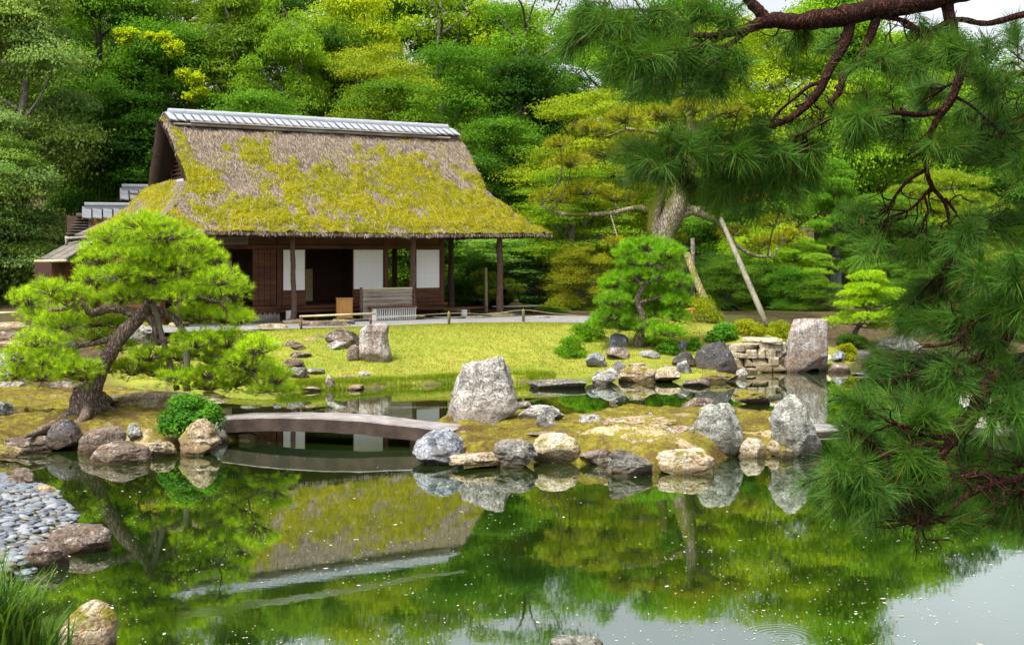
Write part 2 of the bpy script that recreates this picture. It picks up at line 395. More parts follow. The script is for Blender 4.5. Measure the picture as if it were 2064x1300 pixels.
def height(X, Y):
    X = np.asarray(X, float); Y = np.asarray(Y, float); p = np.stack((X, Y, 0 * X), -1).reshape(-1, 3)
    nz = (fbm(p * .7, 3, 3)).reshape(X.shape); n2 = (fbm(p * 3.1, 3, 5)).reshape(X.shape)
    sd = psd(FAR, X, Y) + .12 * n2
    rise = sstep(-.25, 5.6, sd)
    far = np.where(sd > 0, .13 + (HG - .13) * rise + .02 * nz * (1 - sstep(3, 5.4, sd)), .13 + sd * 1.6)
    wb = np.exp(-(((X - WALLC[0]) / 2.2) ** 2 + ((Y - WALLC[1] - 1.2) / 1.5) ** 2)); far = far + .55 * wb * sstep(.25, .6, sd)
    hill = np.maximum(0, Y - 55) * .10 + np.maximum(0, Y - 75) * .12
    left = sstep(-9, -16, X) * sstep(44, 52, Y) * 1.0
    far = far + np.minimum(hill, 16) + left + .25 * nz * sstep(46, 60, Y)
    s2 = psd(BEACH, X, Y) + .05 * n2
    near = np.where(s2 > 0, np.minimum(.06 + .16 * s2, 1.7), s2 * .8)
    near = near + .9 * sstep(8.0, 4.2, Y) * (s2 > 0)
    return np.maximum(np.maximum(far, near), -.9)
def hz(x, y): return float(height(np.array([x]), np.array([y]))[0])

def GT(px, py):                         # where the ray of a photo pixel first meets the far land (None over water)
    d = np.arange(27.6, 48, .04); z = CH - (py - HY) / F * d; h = height((px - CX) / F * d, d); k = np.nonzero((z <= h) & (h > .05))[0]
    if not len(k): return None
    k = k[0]; return v3((px - CX) / F * d[k], d[k], h[k])
def ground_mat():
    m, t, b = new_mat("ground"); q = N(t); p = q.pos()
    n1 = q.noise(p, .55, 5, .6); n2 = q.noise(p, 5, 5, .65); n3 = q.noise(p, 38, 4, .7)
    lawn = q.mix(q.ramp(n1, .36, .64), (.29, .30, .05), (.20, .255, .03)); lawn = q.mix(q.ramp(q.noise(p, 1.9, 5, .7), .54, .70), lawn, (.30, .235, .05)); lawn = q.mix(q.ramp(n2, .52, .72), lawn, (.32, .27, .055))
    lawn = q.mix(.55, lawn, q.mix(q.ramp(n3, .3, .7), (.45, .5, .4), (1.25, 1.25, 1.2)), 'MULTIPLY')
    forest = q.mix(q.ramp(n2, .35, .65), (.045, .032, .018), (.10, .075, .035)); forest = q.mix(q.ramp(n1, .5, .65), forest, (.06, .075, .014))
    soil = q.mix(q.ramp(n2, .35, .65), (.10, .075, .04), (.18, .14, .07))
    a = q.attr('lawn'); col = q.mix(a, forest, lawn); col = q.mix(q.attr('bare'), col, soil)
    q.l(col, b.inputs['Base Color']); b.inputs['Roughness'].default_value = .95; b.inputs['Specular IOR Level'].default_value = .1
    q.bump(q.math('ADD', n3, n2), .8, .03, b); return m
def axis(parts): return np.unique(np.concatenate([np.arange(a, b, s) for a, b, s in parts]).round(3))
ax = axis([(-140, -30, 5), (-30, -14, .6), (-14, 17, .16), (17, 32, .6), (32, 145, 5)])
ay = axis([(-20, 6, 1.5), (6, 19, .3), (19, 27, .5), (27, 44, .16), (44, 60, .6), (60, 130, 3), (130, 301, 10)])
GX, GY = np.meshgrid(ax, ay, indexing='ij'); GZ = height(GX, GY)
sdF = psd(FAR, GX, GY)
pn = fbm(np.stack((GX, GY, 0 * GX), -1).reshape(-1, 3) * .5, 3, 9).reshape(GX.shape)
lawn = sstep(-.25, .0, sdF) * sstep(40.5 , 38.5, GY - .02 * GX + .6 * pn) * sstep(6.6, 5.2, GX + pn) * sstep(-11.2, -9.6, GX + .8 * pn + (GY - 33) * .18)
lawn = np.maximum(lawn, sstep(-.1, .2, sdF) * sstep(8.4, 7.4, np.hypot(GX - 6.8, (GY - 33.5)) * 1.6 + pn) * .8)
bare = np.clip(sstep(6.0, 4.0, GX) * 0 + (sdF < -.15) * 1.0, 0, 1)
me = mesh("ground", np.stack((GX, GY, GZ), -1).reshape(-1, 3), [grid_faces(len(ax), len(ay))], ground_mat(), True,
          {'lawn': lawn.ravel(), 'bare': bare.ravel()})
tag(link("ground", me), kind='structure')

# water
def water_mat():
    m, t, b = new_mat("pond_water"); q = N(t); p = q.pos(); 
    n1 = q.noise(p, .35, 3)
    murk = q.mix(q.ramp(n1, .35, .65), (.005, .016, .002), (.015, .026, .003))
    q.l(murk, b.inputs['Base Color']); b.inputs['Roughness'].default_value = .6; b.inputs['Specular IOR Level'].default_value = 0
    gl = q.n("ShaderNodeBsdfGlossy"); gl.inputs['Color'].default_value = (.92, .98, .93, 1)
    fr = q.n("ShaderNodeFresnel"); fr.inputs['IOR'].default_value = 1.34
    mx = q.n("ShaderNodeMixShader")
    # wake of a duck or carp: a narrow band of ripples
    a = G(430, 1232)[:2]; c = G(935, 1148)[:2]; d = norm(c - a); nn = v3(-d[1], d[0])
    sx = q.n("ShaderNodeSeparateXYZ"); q.l(p, sx.inputs[0])
    def lin(vx, vy, o): return q.math('ADD', q.math('ADD', q.math('MULTIPLY', sx.outputs[0], float(vx)), q.math('MULTIPLY', sx.outputs[1], float(vy))), float(-o))
    al = lin(d[0], d[1], d @ a); ac = lin(nn[0], nn[1], nn @ a); L = float(np.linalg.norm(c - a))
    ac = q.math('ADD', ac, q.math('MULTIPLY', q.math('SUBTRACT', q.noise(p, 1.3, 3), .5), .35))
    wid = q.math('MULTIPLY', q.math('ADD', .05, q.math('MULTIPLY', q.math('SUBTRACT', L, al), .06)), q.ramp(q.noise(p, 6, 3), .3, .7, .35, 1.3))
    band = q.math('MULTIPLY', q.ramp(q.math('DIVIDE', q.math('ABSOLUTE', ac), wid), .5, 1.0, 1, 0), q.math('MULTIPLY', q.ramp(al, -.6, .2), q.ramp(al, L - .05, L + .05, 1, 0)))
    wv = q.noise(q.pos((1, 3.0, 1)), 13, 3, .6)
    soft = q.noise(q.pos((1, 1.6, 1)), 2.2, 3, .5); fine = q.noise(q.pos((1, 2.2, 1)), 16, 2, .5)
    h = q.math('ADD', q.math('ADD', q.math('MULTIPLY', soft, .00034), q.math('MULTIPLY', fine, .000035)), q.math('MULTIPLY', q.math('MULTIPLY', wv, band), .0011))
    # two rings of ripples where something has just touched the water
    for (rx, ry, rr) in ((1580, 1284, .5),):
        cc = G(rx, ry)
        vm = q.n("ShaderNodeVectorMath"); vm.operation = 'DISTANCE'; q.l(p, vm.inputs[0]); vm.inputs[1].default_value = cc.tolist()
        dd = vm.outputs['Value']
        h = q.math('ADD', h, q.math('MULTIPLY', q.math('MULTIPLY', q.math('SINE', q.math('MULTIPLY', dd, 105.0)), q.ramp(dd, rr * .3, rr, 1, 0)), .00008))
    bp = q.n("ShaderNodeBump"); bp.inputs['Strength'].default_value = 1; bp.inputs['Distance'].default_value = 1.0
    q.l(h, bp.inputs['Height']); q.l(bp.outputs[0], gl.inputs['Normal']); q.l(bp.outputs[0], fr.inputs['Normal'])
    gl.inputs['Roughness'].default_value = .02
    fac = q.math('MINIMUM', q.math('ADD', q.math('MULTIPLY', fr.outputs[0], 1.0), .30), .95)
    q.l(fac, mx.inputs[0]); q.l(b.outputs[0], mx.inputs[1]); q.l(gl.outputs[0], mx.inputs[2])
    q.l(mx.outputs[0], t.nodes['Material Output'].inputs['Surface']); return m
wx = np.linspace(-60, 80, 30); wy = np.linspace(4, 60, 20); WX, WY = np.meshgrid(wx, wy, indexing='ij')
tag(link("water", mesh("water", np.stack((WX, WY, 0 * WX), -1).reshape(-1, 3), [grid_faces(30, 20)], water_mat())), kind='structure')

# gravel path in front of the house
def gravel_mat():
    m, t, b = new_mat("gravel"); q = N(t); p = q.pos()
    v = q.vor(p, 26); c = q.vor(p, 26, out='Color'); n = q.noise(p, 1.5, 4)
    sep = q.n("ShaderNodeSeparateColor"); q.l(c, sep.inputs[0])
    col = q.mix(sep.outputs[0], (.10, .10, .10), (.27, .27, .265)); col = q.mix(q.ramp(n, .5, .7), col, (.16, .145, .12))
    q.l(col, b.inputs['Base Color']); b.inputs['Roughness'].default_value = .9; q.bump(v, -1.0, .03, b); return m
GRAVEL = gravel_mat()
def sheet(name, pts, z, mat, wob=0.0):
    pts = [np.array((p[0], p[1])) for p in pts]; out = []
    for i, a in enumerate(pts):
        c = pts[(i + 1) % len(pts)]; k = max(1, int(np.linalg.norm(c - a) / .25))
        out += [a + (c - a) * t / k for t in range(k)]
    out = np.array(out)
    if wob: out = out + wob * np.stack((fbm(np.c_[out, 0 * out[:, 0]] * 2, 2, 4), fbm(np.c_[out, 0 * out[:, 0]] * 2, 2, 8)), -1)
    V = np.c_[out, np.full(len(out), z)]
    return link(name, mesh(name, V, [np.arange(len(V))[None]], mat, False))
pth = [G(x, y, HG) for x, y in ((300, 672), (420, 668), (560, 664), (700, 660), (830, 655), (950, 651), (1080, 650), (1190, 652), (1230, 650), (1215, 640), (1150, 637), (1060, 636))]
pth += [HO + U * 8.6 + Vv * 3.0, HO + U * 8.0 + Vv * .6, HO + U * -5 + Vv * .6]
tag(sheet("gravel_path", pth, HG + .012, GRAVEL, .05), kind='structure')

# islets
def islet_mat():
    m, t, b = new_mat("moss_and_sand"); q = N(t); p = q.pos()
    n1 = q.noise(p, 1.1, 5, .6); n2 = q.noise(p, 6, 5, .7); n3 = q.noise(p, 45, 4, .7); s = q.attr('sand')
    moss = q.mix(q.ramp(n2, .38, .62), (.24, .22, .028), (.14, .095, .03)); moss = q.mix(q.ramp(n1, .50, .62), moss, (.11, .07, .026)); moss = q.mix(q.ramp(q.noise(p, 2.6, 5, .7), .58, .66), moss, (.30, .25, .15))
    sand = q.mix(q.ramp(n2, .35, .7), (.44, .34, .19), (.55, .45, .28))
    col = q.mix(q.ramp(q.math('ADD', s, q.math('MULTIPLY', q.math('SUBTRACT', n2, .5), 1.5)), .68, 1.0), moss, sand)
    col = q.mix(.6, col, q.mix(q.ramp(n3, .3, .7), (.5, .48, .4), (1.2, 1.2, 1.2)), 'MULTIPLY')
    q.l(col, b.inputs['Base Color']); b.inputs['Roughness'].default_value = .95; b.inputs['Specular IOR Level'].default_value = .1
    q.bump(q.math('ADD', n3, q.math('MULTIPLY', n2, 1.5)), 1, .03, b); return m
ISL = islet_mat(); RELIEF = []
def islet(poly_px, base, mounds, sands, step, name):
    poly = np.array([G(x, y)[:2] for x, y in poly_px]); lo = poly.min(0) - .5; hi = poly.max(0) + .5
    xs = np.arange(lo[0], hi[0], step); ys = np.arange(lo[1], hi[1], step); X, Y = np.meshgrid(xs, ys, indexing='ij')
    p = np.stack((X, Y, 0 * X), -1).reshape(-1, 3)
    sd = psd(poly, X, Y) + .10 * fbm(p * 2.2, 3, 21).reshape(X.shape)
    Z = -.35 + (base + .35) * sstep(-.30, .55, sd)
    for (c, rx, ry, h) in mounds: Z = Z + h * np.exp(-(((X - c[0]) / rx) ** 2 + ((Y - c[1]) / ry) ** 2)) * sstep(-.1, .4, sd)
    Z = Z + (.05 * fbm(p * 2.5, 4, 22) + .022 * fbm(p * 9, 3, 25)).reshape(X.shape) * sstep(-.2, .3, sd)
    sand = np.zeros(X.shape); RELIEF.append((X, Y, Z, sd, name))
    for (c, rx, ry) in sands: sand = np.maximum(sand, np.exp(-(((X - c[0]) / rx) ** 2 + ((Y - c[1]) / ry) ** 2)))
    tag(link(name, mesh(name, np.stack((X, Y, Z), -1).reshape(-1, 3), [grid_faces(len(xs), len(ys))], ISL, True, {'sand': sand.ravel()})), kind='structure')
islet([(842, 905), (880, 935), (1000, 940), (1100, 935), (1200, 940), (1320, 952), (1430, 945), (1490, 918), (1640, 915), (1660, 880), (1640, 858), (1560, 846), (1400, 838), (1250, 840), (1150, 852), (1060, 846), (900, 848), (850, 875)],
      .26, [(G(1305, 857, .45), 1.15, .8, .20), (G(1200, 868, .4), .8, .7, .06), (G(1000, 880, .3), 1.1, .7, .03)],
      [(G(1310, 858, .5), 1.0, .7), (G(1220, 862, .45), .7, .4), (G(1540, 868, .3), .7, .35), (G(1390, 880, .4), .5, .4)], .06, "island")
islet([(-330, 930), (0, 915), (90, 905), (200, 908), (300, 912), (360, 905), (440, 900), (500, 884), (520, 872), (470, 838), (410, 815), (330, 803), (200, 800), (100, 800), (0, 800), (-330, 800)],
      .26, [(G(180, 835, .35), 1.2, 1.0, .16)], [(G(270, 868, .3), .9, .5), (G(40, 880, .3), .8, .25)], .07, "islet")

# ------------------------------------------------------------------ rocks
ROCKS = 0
def rock_mesh(w, dep, h, prof=None, p=2.5, e=2.7, seed=0, facets=9, rough=.06, M=44, K=26, sink=.25):
    """prof: list of (q, left, right) with q the height fraction and left/right as fractions of half the width"""
    q = np.concatenate((np.linspace(-sink, 0, 4)[:-1], np.sin(np.linspace(0, math.pi / 2, K)) if prof is None else np.linspace(0, 1, K)))
    qq = np.clip(q, 0, 1)
    if prof is None:
        hw = np.maximum(1 - qq ** p, 0) ** (1 / p); L = -hw; R = hw; dd = hw
    else:
        pr = np.array(prof); L = np.interp(qq, pr[:, 0], pr[:, 1]); R = np.interp(qq, pr[:, 0], pr[:, 2]); dd = (R - L) / 2 / max(1e-6, ((pr[:, 2] - pr[:, 1]) / 2).max())
        dd = dd * (1 - .25 * qq)
    a = np.arange(M) * 2 * math.pi / M
    ca = np.sign(np.cos(a)) * np.abs(np.cos(a)) ** (2 / e); sa = np.sign(np.sin(a)) * np.abs(np.sin(a)) ** (2 / e)
    X = (L + R)[:, None] / 2 + ((R - L) / 2)[:, None] * ca; Y = dd[:, None] * sa; Z = np.repeat(q[:, None], M, 1)
    if prof is not None:                # dome over a flat top
        c = (L[-1] + R[-1]) / 2; XL = [X]; YL = [Y]; ZL = [Z]
        for k, s in enumerate((.86, .66, .4, .15)):
            XL.append((c + (X[-1] - c) * s)[None]); YL.append((Y[-1] * s)[None]); ZL.append(np.full((1, M), 1 + .03 * (1 - s)))
        X = np.vstack(XL); Y = np.vstack(YL); Z = np.vstack(ZL)
    n = X.shape[0]
    V = np.stack((X, Y, Z * 2 - 1), -1).reshape(-1, 3)
    r = np.random.default_rng(seed + 1000)
    lim = 1.0
    for k in range(facets):
        nn = norm(r.normal(size=3) * v3(1, 1, .8)); nn[2] = abs(nn[2]) if k % 3 else nn[2]
        c = r.uniform(.58, .95) if prof is None else r.uniform(.80, 1.05)
        ex = V @ nn - c; V = V - np.where(ex > 0, ex, 0)[:, None] * nn * .95
    dirn = norm(V * v3(1, 1, .8))
    off = fbm(V * 1.3 + seed * 3.7, 4, seed) * rough * 1.6 + (.5 - np.abs(fbm(V * 2.4 + seed, 3, seed + 50))) * rough
    off = off * np.where(V[:, 2] < -1, .3, 1)
    V = V + dirn * off[:, None]
    V = V * v3(w / 2, dep / 2, h / 2) + v3(0, 0, h / 2)
    f = [grid_faces(n, M)]
    wrap = np.arange(n - 1) * M
    f.append(np.stack((wrap + M - 1, wrap + 2 * M - 1, wrap + M, wrap), -1))
    f.append(((n - 1) * M + np.arange(M))[None])
    V2, f2 = V, [x[:, ::-1] for x in f]
    return V2, f2
def rock(label, px, base, wpx, top, col, z=0.0, prof=None, p=2.5, dep=.8, seed=None, rough=.085, facets=13, name="rock", cat="rock", rot=0.0, group=None, e=2.7, K=26, d=None):
    """a rock whose front foot shows at (px, base) on height z, wpx wide, reaching up to row top"""
    global ROCKS; ROCKS += 1; seed = ROCKS if seed is None else seed
    g = G(px, base, z) if d is None else P(px, base, d)
    if d is None and z > .05 and g[1] > 27.6:
        q_ = GT(px, base)
        if q_ is not None: g = q_; z = float(g[2]) - .02
    w = wpx * g[1] / F; dy = w * dep; yc = g[1] + dy * .38
    c = P(px, HY, yc); w = wpx * yc / F
    zt = CH - (top - HY) / F * yc
    if prof is not None and isinstance(prof[0], tuple) and len(prof[0]) == 3 and prof[0][0] > 1.5:   # outline given in photo rows
        prof = sorted((max(0., (base - r) / (base - top)), (l - px) / (wpx / 2), (rr - px) / (wpx / 2)) for r, l, rr in prof)
    big = wpx > 70
    V, f = rock_mesh(w, w * dep, zt - z, prof, p, e, seed, facets, rough, 88 if big else 44, 52 if big else 26)
    me = mesh(name, V, f, ROCK[col], True); me.set_sharp_from_angle(angle=math.radians(24))
    o = link(name, me, None, (c[0], yc, z), (0, 0, rot))
    return tag(o, label, cat, group)

# island
rock("tallest standing rock, grey-white and craggy, on the left of the middle island", 972, 853, 150, 716, 'pale', .22, [(853, 896, 1046), (806, 911, 1038), (767, 922, 1044), (745, 928, 1040), (728, 936, 1028), (718, 953, 1012)], dep=.75, rough=.075, facets=12, name="standing_rock", cat="standing rock")
rock("pinkish grey humped rock beside the tallest standing rock", 1094, 858, 98, 808, 'pale', .2, p=1.6, dep=.7)
rock("pale lump in front of the pinkish humped rock", 1100, 866, 42, 828, 'grey', .22, p=2.2, dep=.8)
rock("white lumpy rock on the back shore of the island", 1190, 862, 50, 831, 'pale', .2, p=2.2, dep=.8)
rock("dark blue-grey rock at the island's left tip under the bridge end", 879, 938, 106, 867, 'blue', 0, [(938, 826, 930), (905, 836, 930), (880, 850, 922), (868, 872, 905)], dep=.8, rough=.09)
rock("flat tan rock low at the water on the island's left front", 953, 946, 102, 911, 'tan', 0, p=3.6, dep=.6)
rock("dark mossy wedge rock on the island front", 1042, 943, 92, 886, 'slate', 0, [(943, 996, 1090), (915, 998, 1084), (898, 1003, 1074), (887, 1014, 1050)], dep=.7, rough=.09)
rock("smooth pale boulder with yellow stains on the island front", 1121, 932, 98, 874, 'cream', .02, [(932, 1075, 1168), (900, 1073, 1168), (884, 1080, 1158), (875, 1092, 1140)], dep=.65, rough=.04)
rock("low brown rock half sunk between island front boulders", 1200, 938, 66, 905, 'brown', 0, p=3, dep=.8)
rock("slanted slate rock jutting into the water before the island", 1268, 960, 96, 907, 'slate', 0, [(960, 1221, 1316), (935, 1224, 1308), (920, 1226, 1290), (908, 1230, 1262)], dep=.7, rough=.08)
rock("broad cream slab with flat top at the island's right front", 1381, 955, 120, 905, 'cream', 0, [(955, 1322, 1440), (930, 1322, 1438), (914, 1326, 1436), (906, 1340, 1425)], dep=.6, rough=.045)
rock("big upright grey-green rock on the right part of the island", 1444, 922, 104, 812, 'grey', 0, [(922, 1418, 1482), (889, 1402, 1495), (859, 1393, 1491), (840, 1397, 1487), (826, 1404, 1484), (814, 1425, 1474)], dep=.75, rough=.07, name="standing_rock", cat="standing rock")
rock("tapering upright rock at the island's right end, rusty at its foot", 1604, 920, 100, 801, 'grey', 0, [(920, 1566, 1655), (898, 1557, 1653), (854, 1554, 1636), (824, 1565, 1622), (809, 1578, 1613), (802, 1586, 1604)], dep=.8, rough=.08, name="standing_rock", cat="standing rock")
rock("bright cream rock between the two upright rocks", 1517, 922, 62, 879, 'cream', 0, p=2.8, dep=.7)
rock("small yellowish rock beside the bright cream rock", 1560, 918, 36, 886, 'tan', 0, p=2.6, dep=.8)
rock("small dark rock at the foot of the tapering upright rock", 1584, 925, 30, 895, 'moss', 0, p=2.4, dep=.8)
rock("brown block with square top behind the big upright rock", 1408, 842, 68, 802, 'brown', 0, [(842, 1375, 1442), (815, 1376, 1440), (804, 1380, 1436)], dep=.7, rough=.04)
rock("mossy brown rock standing alone in the water right of the island", 1511, 816, 80, 783, 'moss', 0, p=2.0, dep=.8, rough=.08)
rock("pale flat stone lying in the water behind the tallest rock", 1056, 822, 34, 809, 'pale', 0, p=4, dep=.8)
rock("tiny white stone poking out of the water mid pond", 1237, 813, 18, 805, 'pale', 0, p=2, dep=.8)
rock("small stone on top of the sandy hump", 1311, 838, 9, 831, 'pale', .4, p=2.2)
rock("flat reddish stone at the back of the island hump", 1310, 842, 30, 836, 'tan', .42, p=4)
rock("cracked tan outcrop forming the crest of the island hump", 1290, 866, 150, 838, 'tan', .38, [(866, 1216, 1366), (852, 1222, 1362), (843, 1244, 1345), (838, 1262, 1322)], dep=.55, rough=.1)
rock("low reddish outcrop on the island hump beside the big upright rock", 1372, 880, 60, 858, 'rust', .34, p=2.8, dep=.6, rough=.1)
rock("flat root-like stone lying across the island moss", 1105, 882, 120, 868, 'brown', .3, p=3, dep=.25, rough=.12)
# left islet front
rock("low purple-brown ledge rock at the left edge of the pine islet", 56, 912, 150, 878, 'brown', 0, p=4, dep=.5)
rock("tan rounded rock at the water by the left picture edge", 14, 928, 62, 896, 'tan', 0, p=3, dep=.7)
rock("dark pointed wedge rock in front of the leaning pine roots", 128, 910, 80, 845, 'dark', 0, [(910, 88, 168), (880, 95, 166), (860, 108, 158), (848, 120, 146)], dep=.8, rough=.05)
rock("brown boulder with white lichen patches on its crest", 206, 914, 98, 860, 'brown', 0, [(914, 158, 256), (890, 160, 254), (872, 172, 252), (862, 190, 240)], dep=.6, rough=.045)
rock("small greenish spiky rock behind the lichened boulder", 271, 892, 42, 850, 'grey', .1, p=1.5, dep=.7, rough=.14)
rock("round dark brown rock standing in the water before the islet", 243, 934, 118, 889, 'brown', 0, [(934, 184, 302), (915, 190, 301), (900, 204, 292), (891, 222, 272)], dep=.7, rough=.05)
rock("squarish tan rock with moss at the islet edge", 325, 922, 62, 887, 'tan', 0, p=4.5, dep=.7)
rock("craggy grey-tan rock under the leafy bush", 402, 917, 86, 848, 'tan', 0, [(917, 361, 445), (890, 364, 443), (868, 375, 432), (850, 388, 416)], dep=.7, rough=.1)
rock("greenish rock supporting the left end of the stone bridge", 438, 892, 44, 848, 'grey', 0, p=2.6, dep=.9)
rock("rusty small rock in the water under the bridge", 502, 888, 44, 869, 'tan', 0, p=3.2)
rock("long flat tan ledge rock behind the pine roots", 304, 832, 196, 786, 'tan', .25, [(832, 206, 400), (812, 210, 400), (798, 222, 398), (789, 300, 394)], dep=.35, rough=.05)
rock("grey-blue rock at the left edge of the pine islet", 4, 842, 46, 806, 'blue', .2, p=2.4)
rock("small mossy stone in the moss left of the pine", 42, 838, 40, 818, 'moss', .26, p=2.6)
rock("dark tan boulder across the water by the left edge", 8, 798, 82, 766, 'rust', 0, p=2.4)
# beach side
rock("lumpy brown rock at the top of the pebble beach", 44, 984, 60, 944, 'brown', .05, p=1.8, rough=.12)
rock("low tan brown rock in the water beside the pebble beach", 92, 1008, 58, 975, 'tan', 0, p=2.6, rough=.08)
rock("flat-topped brown boulder at the tip of the pebble beach", 160, 1114, 122, 1060, 'brown', 0, [(1114, 98, 220), (1090, 100, 220), (1072, 112, 216), (1062, 132, 205)], dep=.75, rough=.05)
rock("rounded brown boulder among the lower beach pebbles", 92, 1142, 86, 1090, 'brown', .02, p=2.0, dep=.8, rough=.05)
rock("large round tan boulder in the foreground water at lower left", 182, 1318, 118, 1208, 'tan', 0, [(1318, 120, 240), (1270, 126, 240), (1240, 145, 236), (1220, 162, 222), (1210, 180, 205)], dep=.85, rough=.04)
rock("wet grey rock just breaking the water at the bottom middle", 1155, 1318, 120, 1281, 'grey', 0, p=2.2, dep=.7)
# lawn
rock("tall pale block stone with flat top standing on the lawn", 753, 731, 70, 655, 'rust', .38, [(731, 722, 786), (715, 719, 789), (690, 724, 782), (657, 727, 783)], dep=.8, rough=.035, name="standing_rock", cat="standing rock")
rock("dark purple rock at the left of the tall block stone", 690, 700, 64, 664, 'brown', .5, [(700, 660, 724), (680, 658, 726), (667, 666, 726)], dep=.7, rough=.07)
rock("low lichened rock before the dark purple rock", 683, 706, 46, 686, 'pale', .5, p=3)
rock("knobbly stone at the foot of the tall block stone", 713, 729, 28, 691, 'brown', .4, p=2.6)
for (x, yb, w, yt, z, c, lb) in (
  (561, 700, 20, 690, .62, 'blue', "tiny bluish stepping stone beside the pine needles"),
  (590, 697, 40, 687, .66, 'brown', "brown stepping stone near the top of the lawn steps"),
  (624, 687, 26, 681, .78, 'tan', "small stepping stone highest on the lawn"),
  (644, 681, 20, 675, .85, 'brown', "faint stepping stone nearest the dark lawn rock"),
  (603, 706, 36, 695, .58, 'brown', "thin stepping stone third from the top of the lawn"),
  (604, 722, 48, 708, .46, 'brown', "broad stepping stone in the middle of the lawn steps"),
  (590, 741, 46, 722, .30, 'brown', "thick brown stepping stone above the striped rock"),
  (636, 756, 36, 740, .22, 'slate', "dark flat stone right of the striped rock"),
  (698, 762, 32, 753, .2, 'tan', "flat tan stone sunk in the lower lawn"),
  (732, 758, 28, 746, .22, 'pale', "white tilted stone in the lower lawn")):
    rock(lb, x, yb, w, yt, c, z, p=4, dep=.9, name="stepping_stone", cat="stepping stone", group="stepping stones up the lawn", rough=.05)
rock("black and white streaked rock at the foot of the stepping stones", 599, 764, 46, 738, 'slate', .18, p=2.2, rough=.12)
rock("round grey stone with rusty foot on the lawn shore", 665, 786, 24, 757, 'rust', 0, p=3)
rock("flat cream stone at the waterline left of the round grey stone", 622, 789, 46, 777, 'cream', 0, p=3.5)
rock("flat dark-edged stone at the waterline below the lawn", 718, 786, 40, 774, 'tan', 0, p=4)
# right shore
rock("wide flat slab lying at the lawn's water edge", 1118, 784, 124, 763, 'slate', 0, p=6, dep=.5, rough=.03)
rock("dark speckled rock first right of the wide slab", 1222, 770, 48, 743, 'slate', 0, p=2.4)
rock("round pale-blue boulder below the clipped bushes", 1200, 742, 46, 712, 'blue', .3, p=2.6, rough=.04)
rock("purple-brown rock behind the pale-blue boulder", 1244, 726, 62, 696, 'brown', .4, p=1.9)
rock("bluish rock beside the round azalea and pruned pine", 1246, 698, 48, 671, 'blue', .6, p=2.2)
rock("grey-topped rounded stone at the water below the pruned pine", 1222, 771, 54, 741, 'pale', 0, p=2.6, d=29.6)
rock("large layered brown rock at the water below the pruned pine", 1287, 771, 74, 733, 'tan', 0, [(771, 1250, 1324), (750, 1252, 1320), (736, 1262, 1300)], dep=.7, rough=.09)
rock("small rock behind the large layered brown rock", 1247, 754, 36, 726, 'slate', .15, p=1.8)
rock("cream and grey rounded rock right of the layered rock", 1344, 771, 58, 741, 'cream', 0, p=2.5)
rock("little flat stone on top of the shore behind the cream rock", 1349, 750, 34, 737, 'pale', .2, p=4)
rock("upright speckled grey stone left of the charcoal boulder", 1380, 764, 36, 725, 'grey', 0, p=3, rough=.04)
rock("big smooth charcoal boulder at the left of the stone wall", 1441, 757, 90, 686, 'dark', 0, [(757, 1397, 1486), (735, 1398, 1484), (710, 1406, 1474), (695, 1424, 1464), (688, 1450, 1461)], dep=.7, rough=.03, facets=14)
rock("dark rock sunk behind the upright speckled stone", 1378, 740, 46, 712, 'dark', .2, p=2.6)
rock("pale rock half hidden below the pruned pine skirt", 1308, 722, 44, 706, 'grey', .35, p=2.4)
rock("bluish stone between the small shore shrubs", 1374, 706, 26, 684, 'blue', .5, p=2.4)
rock("flat mossy rock lying before the charcoal boulder", 1452, 771, 78, 749, 'moss', 0, p=4, dep=.6)
rock("flat reddish block in the water left of the mossy rock", 1404, 779, 56, 762, 'brown', 0, p=7, dep=.7, rough=.02)
rock("small white rock at the left foot of the stone wall", 1496, 763, 26, 741, 'pale', 0, p=4)
rock("tall leaning slab rock, rust streaked, right of the stone wall", 1624, 750, 92, 645, 'rust', 0, [(750, 1577, 1666), (725, 1579, 1667), (680, 1590, 1667), (655, 1597, 1668), (646, 1600, 1667)], dep=.45, rough=.025, facets=5, name="standing_rock", cat="standing rock", e=4)
rock("flat brown stone at the right foot of the tall slab rock", 1690, 750, 54, 731, 'brown', 0, p=6, dep=.6, rough=.02)
rock("small yellow stone beside the tall slab rock", 1672, 728, 16, 715, 'cream', .3, p=2.2)
rock("blue-grey rock left of the yellow clipped shrub", 1690, 732, 32, 704, 'blue', .2, p=2.4)
rock("dark blue rock right of the yellow clipped shrub", 1736, 742, 50, 706, 'dark', .1, p=2.2)
rock("broad pale rock across the water behind the pine branch", 1815, 712, 100, 679, 'pale', .1, p=2.6, dep=.6)
rock("thin white stone floating at the waterline right of the slab rock", 1728, 756, 30, 751, 'pale', 0, p=4)
rock("craggy pale rock seen through the right pine branches", 1965, 832, 92, 790, 'pale', 0, p=1.8, dep=.7, rough=.1)
rock("low pale boulder below the craggy rock behind the pine branches", 1985, 885, 120, 838, 'pale', 0, p=2.6, dep=.7, rough=.06)
